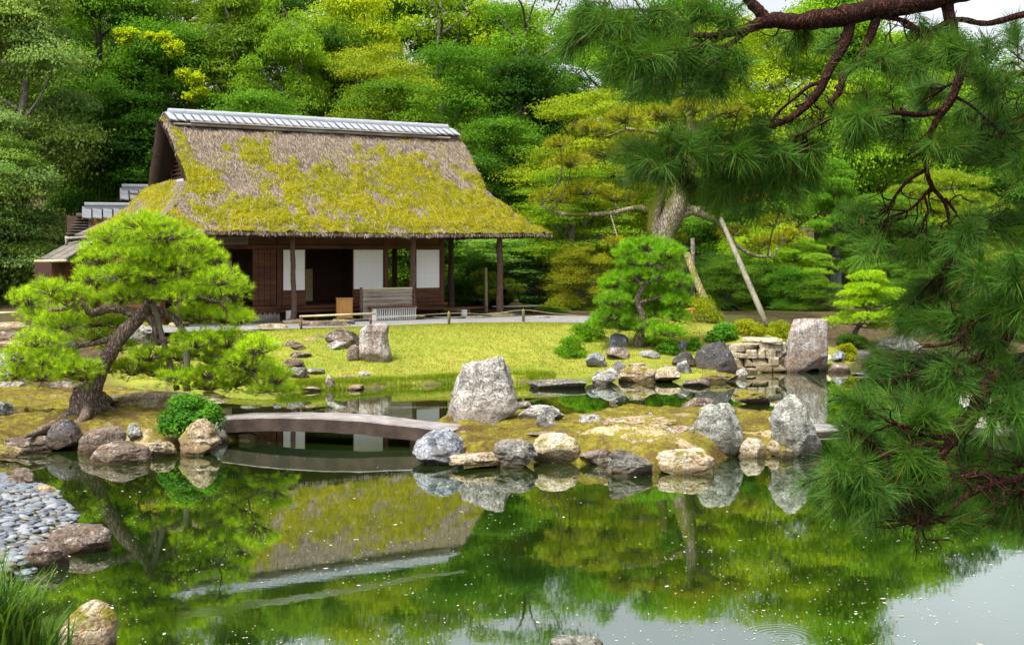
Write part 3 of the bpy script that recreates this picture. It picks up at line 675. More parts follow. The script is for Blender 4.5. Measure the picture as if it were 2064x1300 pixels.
# left bank behind the leaning pine
for (x, yb, w, yt, z, c, lb) in (
  (18, 663, 70, 647, .86, 'tan', "uppermost flat stone of the steps at the left edge"),
  (16, 683, 74, 667, .7, 'brown', "second flat step stone from the top at the left edge"),
  (30, 704, 80, 686, .5, 'tan', "third step stone at the left edge, cracked and tan"),
  (16, 738, 100, 708, .3, 'pale', "large pale step stone at the left edge"),
  (6, 765, 60, 742, .1, 'pale', "lowest pale stone of the left edge steps")):
    rock(lb, x, yb, w, yt, c, z, p=5, dep=.7, name="step_stone", cat="step stone", group="stone steps at the left edge", rough=.04)
for (x, yb, w, yt, z, c, lb) in (
  (140, 718, 44, 682, .45, 'dark', "black rock seen between the pine pads left of its trunk"),
  (128, 746, 60, 714, .25, 'grey', "grey rock behind the pine trunk at the far shore"),
  (130, 788, 62, 768, 0, 'brown', "flat brown rock at the far shore behind the pine trunk"),
  (276, 695, 84, 650, .6, 'pale', "pale cracked rock behind the pine's upper trunk"),
  (384, 768, 24, 738, .1, 'slate', "dark upright stone behind the bamboo prop"),
  (355, 772, 44, 748, .1, 'pale', "pale rock at the far shore under the low pine pads"),
  (440, 778, 60, 758, .1, 'tan', "tan rock hidden under the right pine pads")):
    rock(lb, x, yb, w, yt, c, z, p=2.4, dep=.7)

# stone bridges
def slab_bridge(pts, width, thick, label, mat):
    t = thing("stone_bridge", label, "bridge", (0, 0, 0)); q = np.array(pts); q, _ = spline(q, np.ones(len(q)), 10)
    d = norm((q[-1] - q[0]) * v3(1, 1, 0)); side = v3(-d[1], d[0], 0); V = []
    prof = [(0, -thick), (0, -.02), (.02, 0), (width - .02, 0), (width, -.02), (width, -thick)]
    for p in q:
        for (a, z) in prof: V.append(p + side * a + v3(0, 0, z))
    V = np.array(V); n = len(prof); k = len(q)
    V = V + .008 * np.stack((fbm(V * 5, 2, 3), fbm(V * 5, 2, 4), fbm(V * 4, 2, 5)), -1)
    f = []
    for i in range(k - 1):
        for j in range(n): f.append((i * n + j, i * n + (j + 1) % n, (i + 1) * n + (j + 1) % n, (i + 1) * n + j))
    link("slab", mesh("slab", V, [f, [tuple(range(n))[::-1]], [tuple((k - 1) * n + np.arange(n))]] if False else [np.array(f), np.array([tuple(range(n))[::-1], tuple((k - 1) * n + np.arange(n))])], mat, False), t)
    return t
BRM = rock_mat("bridge_stone", (.085, .07, .066), (.17, .145, .135), (.11, .085, .075), .28, (.32, .31, .30), scale=2)
def bridge_top_mat():
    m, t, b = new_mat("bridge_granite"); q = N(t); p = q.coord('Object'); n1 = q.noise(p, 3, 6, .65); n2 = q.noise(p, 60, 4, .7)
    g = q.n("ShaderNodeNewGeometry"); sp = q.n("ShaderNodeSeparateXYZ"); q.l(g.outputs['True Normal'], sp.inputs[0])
    top_tone = q.mix(q.ramp(n1, .35, .7), (.19, .17, .16), (.33, .305, .295)); rough = q.mix(q.ramp(n1, .35, .7), (.026, .014, .009), (.080, .050, .037))  # paler tones for upward faces, far darker ones for the sides
    col = q.mix(q.ramp(sp.outputs[2], .5, .8), rough, top_tone)
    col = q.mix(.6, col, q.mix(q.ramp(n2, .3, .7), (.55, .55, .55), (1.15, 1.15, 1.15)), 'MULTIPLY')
    q.l(col, b.inputs['Base Color']); b.inputs['Roughness'].default_value = .8; q.bump(q.math('ADD', n1, n2), .6, .02, b); return m
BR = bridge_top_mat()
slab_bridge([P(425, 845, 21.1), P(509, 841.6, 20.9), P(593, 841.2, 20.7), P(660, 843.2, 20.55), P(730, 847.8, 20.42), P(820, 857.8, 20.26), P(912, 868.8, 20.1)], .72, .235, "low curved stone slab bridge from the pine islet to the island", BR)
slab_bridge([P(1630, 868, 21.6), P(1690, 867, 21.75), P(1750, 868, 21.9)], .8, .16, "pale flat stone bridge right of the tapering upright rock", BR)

# dry stone wall with a capping slab
wl = thing("stone_wall", "pieced stone retaining wall with a pale capping slab at the water", "stone wall", (0, 0, 0))
wa, wb_ = G(1478, 752), G(1582, 750); wdir = norm(wb_ - wa); wlen = np.linalg.norm(wb_ - wa)
ztop = CH - (695 - HY) / F * wa[1]; ROWH = ztop / 4.0; r = np.random.default_rng(5); sm = MB()
for row in range(4):
    x = -.02
    while x < wlen - .05:
        w = min(r.uniform(.2, .42), wlen - x + .04); hgt = ROWH * r.uniform(.9, 1.15)
        V, f = rock_mesh(w * 1.04, .5, hgt * 1.12, None, 16, 11, int(r.integers(1e6)), 2, .022, 28, 12, .02)
        c = wa + wdir * (x + w / 2) + v3(0, .22 + .02 * row + r.uniform(-.012, .012), row * ROWH + r.uniform(-.01, .02))
        sm.add(V + c, f); x += w
sm2 = MB(); cc_ = wa + wdir * wlen / 2 + v3(0, .42, 0); sm2.box(cc_ - v3(wlen / 2, .2, .3), cc_ + v3(wlen / 2, .3, ztop - .05)); sm2.build('wall_core', ROCK['moss'], wl)
link("wall_stones", mesh("wall_stones", np.concatenate(sm.V), [np.concatenate(v) for v in sm.Fs.values()], ROCK['cream'], True), wl)
V, f = rock_mesh(1.02, .5, .16, None, 8, 8, 77, 3, .015, 40, 12, 0)
c = P(1537, 698, wa[1] + .3); link("capping_slab", mesh("capping_slab", V, f, ROCK['cream'], True), wl, (c[0], c[1] + .1, ztop + .0))

# ------------------------------------------------------------------ the house
H = thing("thatched_house", "open thatched teahouse with mossy hipped roof and white paper screens", "house", HO, TH)
# local axes: x along the front (to the right), y into the house, z up from the house ground
TP = np.array([(-.75, 2.70), (-.40, 3.03), (.2, 3.58), (.82, 4.22), (1.5, 4.98), (2.1, 5.62), (2.6, 6.08), (2.85, 6.2)])
WG = 3 / 7.
_w = np.linspace(0, 1, 8)
def tz(w): return np.interp(w, _w, TP[:, 0]), np.interp(w, _w, TP[:, 1])
def slr(w):
    return np.interp(w, [0, WG * .5, WG, 1], [-4.62, -3.66, -2.95, -3.22]), np.interp(w, [0, WG * .5, WG, 1], [8.82, 7.88, 7.12, 7.10])
def smooth_w(n):
    w = np.linspace(0, 1, n); return w
def mossf(P3, w):
    a = .62 * fbm(P3 * .95 + v3(3.1, 0, 1), 3, 31) + .62 * fbm(P3 * 3.4, 4, 37); dens = np.interp(w, [0, .1, .3, .5, .7, .85, 1], [.20, .30, .26, .10, -.20, -.48, -.68])
    dens = dens + .18 * sstep(-2.5, 2.5, P3[:, 0]) - .10
    dens = dens + np.exp(-((P3[:, 0] + 2.9 - .35 * (1 - w)) / .35) ** 2) * sstep(.3, .5, w) * .42
    return .45 + .75 * (a * .75 + dens)
nw, ns = 120, 300
w = smooth_w(nw); tt, zz = tz(w)
# soften the corners of the profile
k = np.ones(9) / 9; tt = np.convolve(np.pad(tt, 4, 'edge'), k, 'valid'); zz = np.convolve(np.pad(zz, 4, 'edge'), k, 'valid')
s0, s1 = slr(w)
def thatch_disp(V, nrm, moss):
    n = fbm(V * v3(3, 3, 3), 4, 41) * .035 + fbm(V * v3(22, 14, 14), 3, 45) * .022
    return V + nrm * (n + .05 * np.clip((moss - .45) * 2.5, 0, 1) * (1 + .5 * fbm(V * 8, 2, 47)))[:, None]
def slope(front):
    a = np.linspace(0, 1, ns); X = s0[:, None] + (s1 - s0)[:, None] * a[None]
    T = np.repeat((tt if front else 6 - tt)[:, None], ns, 1); Z = np.repeat(zz[:, None], ns, 1)
    V = np.stack((X, T, Z), -1).reshape(-1, 3); ww = np.repeat(w, ns)
    Z2 = V.copy(); mo = mossf(V, ww)
    nrm = norm(v3(0, -1 if front else 1, 1.05))
    V = thatch_disp(V, nrm, mo)
    # eave sag and irregular lower edge
    V[:, 2] += np.where(ww < .02, .025 * fbm(V * 6, 3, 51), 0) - .05 * (1 - sstep(0, .15, ww)) * np.exp(-((V[:, 0] - 3) / 3.5) ** 2)
    f = grid_faces(nw, ns); return V, (f[:, ::-1] if front else f), mo
rb = MB(); MO = []
for fr in (True, False):
    V, f, mo = slope(fr); rb.add(V, [f]); MO.append(mo)
def hip(left):
    kw = int(WG * (nw - 1)) + 1; na = 150; a = np.linspace(0, 1, na)
    Tn = tt[:kw, None] + (6 - 2 * tt[:kw])[:, None] * a[None]
    X = np.repeat((s0 if left else s1)[:kw, None], na, 1); Z = np.repeat(zz[:kw, None], na, 1)
    V = np.stack((X, Tn, Z), -1).reshape(-1, 3); ww = np.repeat(w[:kw], na)
    mo = mossf(V + v3(0, 5, 0), ww) + .05; V = thatch_disp(V, norm(v3(-1 if left else 1, 0, 1)), mo)
    f = grid_faces(kw, na); return V, (f if left else f[:, ::-1]), mo
for lf in (True, False):
    V, f, mo = hip(lf); rb.add(V, [f]); MO.append(mo)
# underside of the thatch: cut edge sloping inward, then soffit
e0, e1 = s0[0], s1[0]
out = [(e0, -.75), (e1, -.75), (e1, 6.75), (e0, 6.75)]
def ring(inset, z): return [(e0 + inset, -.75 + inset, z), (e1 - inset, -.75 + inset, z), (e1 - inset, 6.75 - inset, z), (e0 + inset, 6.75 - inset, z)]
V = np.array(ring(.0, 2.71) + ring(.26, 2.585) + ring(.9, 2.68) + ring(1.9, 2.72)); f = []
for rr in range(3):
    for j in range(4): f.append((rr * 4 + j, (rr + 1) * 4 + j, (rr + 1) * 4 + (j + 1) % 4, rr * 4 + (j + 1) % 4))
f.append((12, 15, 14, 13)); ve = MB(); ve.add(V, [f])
# gable verges: thick cut thatch, then a recess
kg = int(WG * (nw - 1))
for left in (True, False):
    for fr in (1, -1):
        ss = (s0 if left else s1)[kg:]; sg = 1 if left else -1
        T = tt[kg:]; Z = zz[kg:]; o_ = np.stack((ss, 3 + (T - 3) * fr, Z), -1)
        tn = np.minimum(T + .42, 3.0); zn = Z - .26; mid = np.stack((ss + .02 * sg, 3 + (np.minimum(T + .2, 3) - 3) * fr, Z - .12), -1); i_ = np.stack((ss + .16 * sg, 3 + (tn - 3) * fr, zn), -1)
        b_ = np.stack((np.full(len(ss), -2.0 if left else 6.2), 3 + (tn - 3) * fr, zn), -1)
        V = np.concatenate((o_, mid, i_, b_)); n_ = len(ss)
        V = V + .02 * np.stack([fbm(V * 7, 3, 60 + c_) for c_ in range(3)], -1)
        f = grid_faces(4, n_); ve.add(V, [f if (left == (fr == 1)) else f[:, ::-1]])
fs = [np.concatenate(v) for v in rb.Fs.values()]
ve.build('thatch_edge', CUT_SHADED, H, smooth=True)
roof = link("roof", mesh("roof", np.concatenate(rb.V), fs, THATCH, True, {'moss': np.concatenate(MO)}), H)
# loose straws over the thatch and hanging from the eave
def straws():
    r = np.random.default_rng(8); b = []
    V1, _, m1 = slope(True); V2, _, m2 = hip(True)
    n1 = norm(v3(0, -1, 1.05)); d1 = norm(v3(0, -1.05, -1)); n2 = norm(v3(-1, 0, 1)); d2 = norm(v3(-1, 0, -1))
    for V0, mo, nn, dd, cnt in ((V1, m1, n1, d1, 20000), (V2, m2, n2, d2, 3500)):
        i = r.integers(0, len(V0), cnt); i = i[(mo[i] < .5) | (r.random(len(i)) < .16)]
        p = V0[i] + r.normal(size=(len(i), 3)) * .02; n = len(i)
        side = norm(np.cross(nn, dd)); dr = norm(dd + side * r.normal(size=(n, 1)) * .42 + nn * r.uniform(.0, .16, (n, 1)))
        L = r.uniform(.07, .26, (n, 1)); wd = r.uniform(.003, .0065, (n, 1)); s_ = norm(np.cross(dr, nn))
        a = p + nn * .012; e = a + dr * L
        b.append(np.stack((a - s_ * wd, a + s_ * wd, e + s_ * wd * .6, e - s_ * wd * .6), 1))
    n = 2600; x = r.uniform(e0 + .05, e1 - .05, n); p = np.stack((x, np.full(n, -.74) + r.uniform(0, .05, n), np.full(n, 2.73) + r.normal(size=n) * .02), -1)
    p[:, 2] -= .05 * np.exp(-((x - 3) / 3.5) ** 2)
    dr = norm(np.stack((r.normal(size=n) * .35, r.uniform(-.7, .0, n), -np.ones(n)), -1)); L = r.uniform(.03, .13, (n, 1)); s_ = norm(np.cross(dr, v3(0, 1, 0))); wd = r.uniform(.005, .010, (n, 1))
    b.append(np.stack((p - s_ * wd, p + s_ * wd, p + dr * L + s_ * wd * .5, p + dr * L - s_ * wd * .5), 1))
    A = np.concatenate(b); n = len(A)
    return mesh("straws", A.reshape(-1, 3), [np.arange(4 * n).reshape(n, 4)], STRAW, False, {'rnd': np.repeat(r.random(n) ** .8, 4)})
tag(link("straws", straws(), roof), kind='stuff')
# ridge: bamboo-bound base, tile rows, rounded cap
mb = MB(); mb.box((-3.05, 2.5, 6.02), (7.0, 3.5, 6.16))
for x in np.arange(-2.9, 5.9, 1.05): mb.tube([(x, 2.38, 6.02), (x + 1.1, 2.38, 6.02)], .045, 6)
for x in np.arange(-2.4, 5.6, 1.2): mb.tube([(x, 2.34, 6.10), (x + 1.25, 2.34, 6.10)], .03, 6)
mb.build("ridge_base", WOOD_GREY, H)
mb = MB(); r = np.random.default_rng(3); x0, x1 = -3.05, 7.02; nt_ = 38; dx = (x1 - x0) / nt_
for i in range(nt_):
    for sg in (1, -1):
        for row in range(1):
            xa = x0 + i * dx; ya, za, yb, zb = .66, 6.13, .10, 6.40
            jit = r.uniform(-.006, .006)
            for (p0, p1) in (((ya, za), (yb, zb)),):
                A = np.array([(xa + .03, 3 - sg * p0[0], p0[1] + .055), (xa + dx - .012, 3 - sg * p0[0], p0[1] + .015), (xa + dx - .012, 3 - sg * p1[0], p1[1] + .015), (xa + .03, 3 - sg * p1[0], p1[1] + .035)]) + v3(0, 0, jit)
                Bv = A - v3(0, 0, .035); V = np.vstack((Bv, A))
                f = np.array([(0, 3, 2, 1), (4, 5, 6, 7), (0, 1, 5, 4), (1, 2, 6, 5), (2, 3, 7, 6), (3, 0, 4, 7)]); mb.add(V, [f if sg == 1 else f[:, ::-1]], r.random())
tl = mb.build("ridge_tiles", TILE, H)
mb = MB(); mb.add(np.array([(x_, 3 + y_, z_) for x_ in (x0 + .05, x1 - .05) for y_, z_ in ((-.64, 6.10), (0, 6.40), (.64, 6.10))]), [[(0, 3, 4, 1), (1, 4, 5, 2), (0, 2, 5, 3)], [(0, 1, 2), (5, 4, 3)]]); mb.build('tile_bedding', DARKIN, tl)
mb = MB(); mb.tube([(x0 + .15, 3, 6.42), (x1 - .2, 3, 6.42)], .135, 14); mb.box((x0 + .2, 2.80, 6.34), (x1 - .25, 3.2, 6.42), rnd=.3)
for x in np.arange(x0 + .6, x1 - .3, .62): mb.tube([(x, 3, 6.422), (x + .03, 3, 6.422)], .142, 14)
mb.build("ridge_cap", TILE, H, smooth=False)
# gable lattice
mb = MB(); gy = np.linspace(.95, 5.05, 2)
gb = [(-2.35, .95, 4.25), (-2.35, 5.05, 4.25), (-2.35, 3, 6.0)]; mb.add(np.array(gb + [(x + .05, y, z) for x, y, z in gb]), [[(0, 1, 2), (5, 4, 3)]])
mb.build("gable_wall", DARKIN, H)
mb = MB()
for z in np.arange(4.42, 5.9, .13):
    hw = (6.0 - z) / 1.75 * 2.0; mb.box((-2.46, 3 - hw, z), (-2.40, 3 + hw, z + .045))
for y in (1.9, 3, 4.1): mb.box((-2.49, y - .05, 4.3), (-2.47, y + .05, 6.0 - abs(y - 3) * .85))
mb.build("gable_lattice", WOOD, H)
mb = MB()
for i, y in enumerate(np.arange(1.35, 4.7, .3)): mb.tube([(-2.78, y, 4.24), (-2.45, y, 4.33)], .075, 8); 
mb.build("gable_sill_tiles", TILE, H, smooth=True)
# posts
def post(x, y, z0, z1, r0, seed, bend=.05, mat=POSTW):
    r = np.random.default_rng(seed); zs = np.linspace(z0, z1, 7); mb = MB()
    px = x + r.normal(size=7) * bend * .6; py = y + r.normal(size=7) * bend * .5; px[0] = x; px[-1] = x
    mb.tube(np.stack((px, py, zs), -1), np.linspace(r0 * 1.12, r0 * .9, 7), 12, 5, .12, seed); return mb.build("post", mat, H, smooth=True)
for k, (x, y, r_) in enumerate(((0, 0, .078), (4.0, 0, .10), (7.2, 0, .105), (7.1, 3.2, .10), (7.1, 6.0, .09), (-3.4, 0, .09))):
    post(x, y, .02, 2.68, r_, 20 + k, .055 if k == 0 else .02)
for k, (x, y, w_, d_) in enumerate(((0, 0, .62, .5), (4.0, 0, .8, .55), (7.2, 0, 1.0, .6), (7.1, 3.2, .6, .6), (-3.4, 0, .6, .5))):
    V, f = rock_mesh(w_, d_, .16, None, 5, 3, 300 + k, 4, .03, 28, 12, .4); link("foundation_stone", mesh("foundation_stone", V, f, ROCK['tan'], True), H, (x, y - .05, -.02))
# frame of the wall line, one metre inside the posts
T1 = 1.1
def boxp(name, lo, hi, mat): mb = MB(); mb.box(lo, hi); return mb.build(name, mat, H)
for x in (-3.6, -1.9, -.03, 3.57, 5.6): boxp("column", (x - .075, T1 - .07, .02), (x + .075, T1 + .07, 2.74), WOOD)
for x in (3.57, 5.6): boxp("column", (x - .07, 4.6, .02), (x + .07, 4.74, 2.74), WOOD)
boxp("lintel", (-3.6, T1 - .085, 2.22), (5.67, T1 + .05, 2.33), WOODH)
boxp("eave_beam", (-4.1, -.08, 2.555), (8.0, .08, 2.665), WOODH); boxp("eave_beam", (7.02, .083, 2.55), (7.18, 6.2, 2.66), WOODH)
boxp("upper_wall", (-3.525, T1 - .03, 2.332), (5.525, T1 + .03, 2.70), PLASTER)
boxp("rear_lintel", (3.64, 4.62, 2.22), (5.53, 4.72, 2.74), WOODH)
boxp("floor", (-3.7, T1 - .22, .40), (5.72, 4.9, .47), WOODH)
boxp("floor_beam", (-3.7, T1 - .18, .27), (5.7, T1 - .06, .397), WOODH)
boxp("veranda_board", (-.1, T1 - .62, .30), (3.4, T1 - .24, .35), WOODH); boxp("veranda_board", (4.1, T1 - .62, .26), (7.0, T1 - .24, .31), WOODH)
boxp("veranda_board", (7.25, .2, .29), (8.9, .62, .32), WOOD_GREY)
for x in (1.0, 2.6): boxp("veranda_leg", (x - .05, T1 - .5, .02), (x + .05, T1 - .4, .298), WOOD)
for x in (6.2, 8.7): boxp("veranda_leg", (x - .04, .3, .02), (x + .04, .38, .258), WOOD)
for x in (0.02, 6.05): boxp("white_plinth", (x - .07, T1 - .80, .02), (x + .08, T1 - .66, .36 if x < 1 else .24), WHITEW)
# the right room is open through: side wall parts, ceiling; the left room is closed and dark
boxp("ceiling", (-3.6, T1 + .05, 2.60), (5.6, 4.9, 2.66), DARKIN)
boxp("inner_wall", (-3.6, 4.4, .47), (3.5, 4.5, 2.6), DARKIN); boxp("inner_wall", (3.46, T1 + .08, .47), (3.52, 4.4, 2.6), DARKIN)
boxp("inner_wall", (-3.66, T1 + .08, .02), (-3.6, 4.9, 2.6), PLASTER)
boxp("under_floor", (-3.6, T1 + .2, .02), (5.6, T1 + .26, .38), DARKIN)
def shoji(x0, x1, z0, z1, y, low):
    m_ = MB(); m_.box((x0, y - .012, z0), (x1, y + .012, z1)); o = m_.build("shoji", SHOJI, H)
    fr = MB(); 
    for (a, b_) in (((x0 - .03, y - .02, z0 - .03), (x0, y + .02, z1 + .03)), ((x1, y - .02, z0 - .03), (x1 + .03, y + .02, z1 + .03)), ((x0, y - .02, z1), (x1, y + .02, z1 + .03)), ((x0, y - .02, z0 - .03), (x1, y + .02, z0))): fr.box(a, b_)
    fr.build("screen_frame", WOOD, o)
    lo = MB(); lo.box((x0 - .03, y - .015, .48), (x1 + .03, y + .015, z0 - .032))
    for xx in np.linspace(x0, x1, 3)[1:-1]: lo.box((xx - .015, y - .024, .48), (xx + .015, y - .0152, z0 - .034))
    lo.box((x0 - .03, y - .026, .72), (x1 + .03, y - .0156, .745)); lo.build("lower_panel", WOODH, o)
shoji(.10, .80, .95, 2.19, T1 - .03, 1); shoji(2.44, 3.46, .95, 2.19, T1 - .03, 1); shoji(4.66, 5.5, .95, 2.19, T1 - .03, 1)
# board door left of the first shoji, paler paper doors deep in the room
mb = MB(); xs = np.linspace(-.88, -.13, 5)
for a, b_ in zip(xs[:-1], xs[1:]): mb.box((a + .006, T1 - .05, .48), (b_ - .006, T1 - .02, 2.2))
for z in (.5, .9, 1.3, 1.75, 2.14): mb.box((-.88, T1 - .064, z), (-.13, T1 - .051, z + .05))
mb.build("board_door", WOODH, H)
mb = MB(); mb.box((1.15, 3.9, .48), (1.62, 3.93, 1.55)); mb.box((1.68, 3.9, .48), (2.2, 3.93, 1.55)); mb.build("paper_door", PAPERD, H)
mb = MB(); mb.box((-1.6, 2.2, .48), (-1.15, 2.23, 1.85)); mb.build("paper_door", PAPERD, H)
mb = MB()                                # lattice transom under the left eave
for x in np.linspace(-2.35, -1.05, 22): mb.box((x - .012, T1 - .075, 2.36), (x + .012, T1 - .05, 2.60))
for z in np.linspace(2.36, 2.60, 6): mb.box((-2.37, T1 - .088, z - .010), (-1.03, T1 - .076, z + .010))
mb.build("transom_lattice", WOOD_GREY, H)
# open underfloor: lattice vent and bamboo skirting
mb = MB()
for x in np.arange(-2.2, -.12, .05): mb.box((x, T1 - .30, .02), (x + .036, T1 - .27, .26 + .03 * math.sin(x * 40)))
mb.build("bamboo_skirting", WOOD_GREY, H)
mb = MB()
for x in np.arange(2.62, 3.95, .075): mb.box((x, -.35, .03), (x + .035, -.31, .36))
for z in (.12, .36): mb.box((2.6, -.37, z), (3.96, -.352, z + .035))
vent = mb.build("lattice_vent", WHITEW, H)
boxp("vent_board", (2.36, -.46, .40), (3.92, -.10, .455), WOODH)
boxp("vent_post", (2.44, -.42, .02), (2.56, -.30, .398), WHITEW)

# bamboo sleeve screen in front
sc = thing("bamboo_screen", "upright screen of split bamboo bound with battens in front of the house", "screen", HO + U * 2.15 + Vv * -.18 + v3(0, 0, 0), TH)
mb = MB(); r = np.random.default_rng(6)
for x in np.arange(.05, 1.72, .021): mb.box((x, -.012 + r.uniform(-.004, .004), .45 if x > .32 else .06), (x + .017, .012, .98 + r.uniform(-.01, .01)), rnd=r.random())
mb.build("reeds", WOOD_GREY, sc)
mb = MB()
for z in (.52, .66, .80, .92): mb.tube([(.02, -.03, z), (1.74, -.03, z)], .008, 6)
for z in (.99,): mb.tube([(.0, 0, z), (1.74, 0, z)], .03, 8)
mb.build("batten", BAMBOO, sc)
mb = MB(); mb.tube([(0, 0, .0), (0, 0, 1.04)], .045, 10, 0, .1, 3); mb.build("screen_post", POSTW, sc, smooth=True)
# straw-coloured wooden box
bx = thing("wooden_box", "plain ochre wooden box standing before the dark doorway", "box", HO + U * 1.62 + Vv * -.10 + v3(0, 0, .12), TH - .35)
mb = MB(); mb.box((-.24, -.24, 0), (.24, .24, .58)); mb.build("box_body", BOXW, bx)
mb = MB(); mb.box((-.255, -.255, .582), (.255, .255, .61)); mb.build("box_lid", BOXW, bx)
V, f = rock_mesh(.75, .5, .16, None, 5, 3, 500, 4, .03, 28, 12, .4)
tag(link("step_stone", mesh("step_stone", V, f, ROCK['slate'], True), None, bx.location - Vector((0, 0, .15))), "dark flat shoe stone under the wooden box", "step stone")
for k, (px, py, w_, h_, c) in enumerate(((545, 662, .95, .12, 'tan'), (655, 658, 1.5, .14, 'brown'), (690, 655, .7, .16, 'slate'), (1090, 641, .7, .06, 'pale'), (905, 643, 1.2, .07, 'grey'), (955, 641, 1.0, .07, 'pale'), (500, 666, .6, .08, 'grey'))):
    g = G(px, py, HG); V, f = rock_mesh(w_, .5, h_, None, 6, 3, 520 + k, 5, .04, 30, 12, .4)
    tag(link("edging_stone", mesh("edging_stone", V, f, ROCK[c], True), None, (g[0], g[1] + .2, HG)), ["tan flat edging stone left of the first eave post", "long brown edging stone behind the bamboo rail", "dark edging stone near the wooden box", "pale flat stone in the gravel right of the corner post",
        "grey flat stone beside the second rope stake", "pale flat stone under the right eave", "small grey edging stone beside the pine tips"][k], "edging stone", "flat stones along the house front")

# rail and rope fence
rl = thing("bamboo_rail", "low barrier with one pale bamboo rail on two stakes before the doorway", "rail", G(607, 664, HG))
o = np.array(rl.location); a, b_ = P(604, 638, 34.6) - o, P(757, 632, 35.6) - o; mb = MB(); mb.tube([a, b_], .030, 8); mb.build("rail", BAMBOO, rl, smooth=True)
for px, py in ((607, 664), (747, 655)):
    g = G(px, py, HG) - o; mb = MB(); mb.tube([g - v3(0, 0, .1), g + v3(0, 0, .37)], .035, 8); mb.build("stake", POSTW, rl, smooth=True)
for k, (px, py) in enumerate(((905, 655), (1055, 649))):
    g = G(px, py, HG); mb = MB(); mb.tube([(0, 0, -.1), (0, 0, .36), (0, 0, .40)], [.042, .042, .02], 8)
    tag(mb.build("rope_stake", POLE_MOSS, None, True, g), ["short stake carrying the rope before the third eave bay", "short stake carrying the rope right of the corner post"][k], "stake", "stakes of the rope fence")
mb = MB(); pts = [G(570, 668, HG) + v3(0, 0, .28), G(690, 660, HG) + v3(0, 0, .2), G(905, 655, HG) + v3(0, 0, .34), G(980, 652, HG) + v3(0, 0, .28), G(1055, 649, HG) + v3(0, 0, .36), G(1110, 648, HG) + v3(0, 0, .26), G(1195, 646, HG) + v3(0, 0, .12)]
mb.tube(pts, .006, 5, 6); tag(mb.build("rope", BAMBOO, None, True), "thin pale rope strung low along the gravel path", "rope")

# annex at the left behind the main roof
AX = thing("annex_building", "small annex with ochre wall, tiled ridges and plank lean-to roof behind the thatch", "building", P(200, 560, 45), TH * .6)
oA = np.array(AX.location); ra = TH * .6; UA = v3(math.cos(ra), math.sin(ra), 0); VA = v3(-math.sin(ra), math.cos(ra), 0)
def A(px, py, d):                        # local annex coordinates of a photo point at distance d
    w_ = P(px, py, d) - oA; return v3(w_ @ UA, w_ @ VA, w_[2])
def tiled(px0, px1, ytop, yeave, d, depth, label):
    a = A(px0, ytop, d); b_ = A(px1, ytop, d); e = A(px0, yeave, d - .5); dz = a[2] - e[2]; L = b_[0] - a[0] + 1.2; mb = MB(); r = np.random.default_rng(int(px0))
    n = max(3, int(L / .34))
    for sg in (1, -1):
        for i in range(n):
            for row in range(2):
                xa = a[0] + i * L / n; y0_, y1_ = depth * (row + 1) / 2, depth * row / 2; z0_, z1_ = a[2] - .12 - dz * (row + 1) / 2, a[2] - .12 - dz * row / 2
                Aq = np.array([(xa + .03, a[1] - sg * y0_, z0_ + .04), (xa + L / n - .02, a[1] - sg * y0_, z0_), (xa + L / n - .02, a[1] - sg * y1_, z1_ - .01), (xa + .03, a[1] - sg * y1_, z1_ + .03)])
                V = np.vstack((Aq - v3(0, 0, .04), Aq)); f = np.array([(0, 3, 2, 1), (4, 5, 6, 7), (0, 1, 5, 4), (1, 2, 6, 5), (2, 3, 7, 6), (3, 0, 4, 7)]); mb.add(V, [f if sg == 1 else f[:, ::-1]], r.random())
    rr = mb.build("tiled_roof", TILE_OLD, AX); mb = MB(); mb.tube([(a[0] + .1, a[1], a[2] - .05), (a[0] + L, a[1], a[2] - .05)], .11, 12); mb.box((a[0] + .12, a[1] - .14, a[2] - .2), (a[0] + L, a[1] + .14, a[2] - .1)); mb.build("ridge_cap", TILE_OLD, rr)
    mb = MB(); mb.bar((a[0] + .05, a[1], a[2] - .2), (a[0] + .05, a[1] - depth * .95, a[2] - .22 - dz), .06, .14); mb.bar((a[0] + .05, a[1], a[2] - .2), (a[0] + .05, a[1] + depth * .95, a[2] - .22 - dz), .06, .14); mb.build("barge_board", WOOD, rr)
    return a, L, dz
a, L, dz = tiled(164, 262, 411, 433, 45.0, .75, ""); 
boxA = lambda nm, lo, hi, mt: (lambda m_: (m_.box(lo, hi), m_.build(nm, mt, AX))[1])(MB())
w0 = A(181, 434, 44.8); w1 = A(262, 474, 44.8); boxA("ochre_wall", (w0[0], a[1] - .38, -.6), (w0[0] + 3.0, a[1] + .5, w0[2] - .05), OCHRE)
boxA("corner_post", (w0[0] - .06, a[1] - .44, .0), (w0[0] + .06, a[1] - .385, w0[2] - .05), WOOD_GREY)
a2, L2, dz2 = tiled(240, 330, 374, 396, 47.5, .8, ""); boxA("upper_gable_wall", (a2[0] + .35, a2[1] - .5, .0), (a2[0] + 3, a2[1] + .5, a2[2] - .3), DARKIN)
# louvred dormer
d0 = A(155, 435, 45.4); d1 = A(132, 474, 45.4); mb = MB()
for i in range(7):
    z = d0[2] - (d0[2] - d1[2]) * (i + .5) / 7; xl = d0[0] - .38 * (i / 6.); mb.box((xl, d0[1] - .55, z - .012), (w0[0] - .08, d0[1] + .2, z + .025))
mb.box((d0[0] - .02, d0[1] - .6, d0[2] - .02), (w0[0] - .04, d0[1] + .2, d0[2] + .09)); mb.build("louvre", WOOD_OLD, AX)
boxA("louvre_back", (d1[0] + .05, d0[1] + .22, d1[2] - .1), (w0[0], d0[1] + .3, d0[2]), DARKIN)
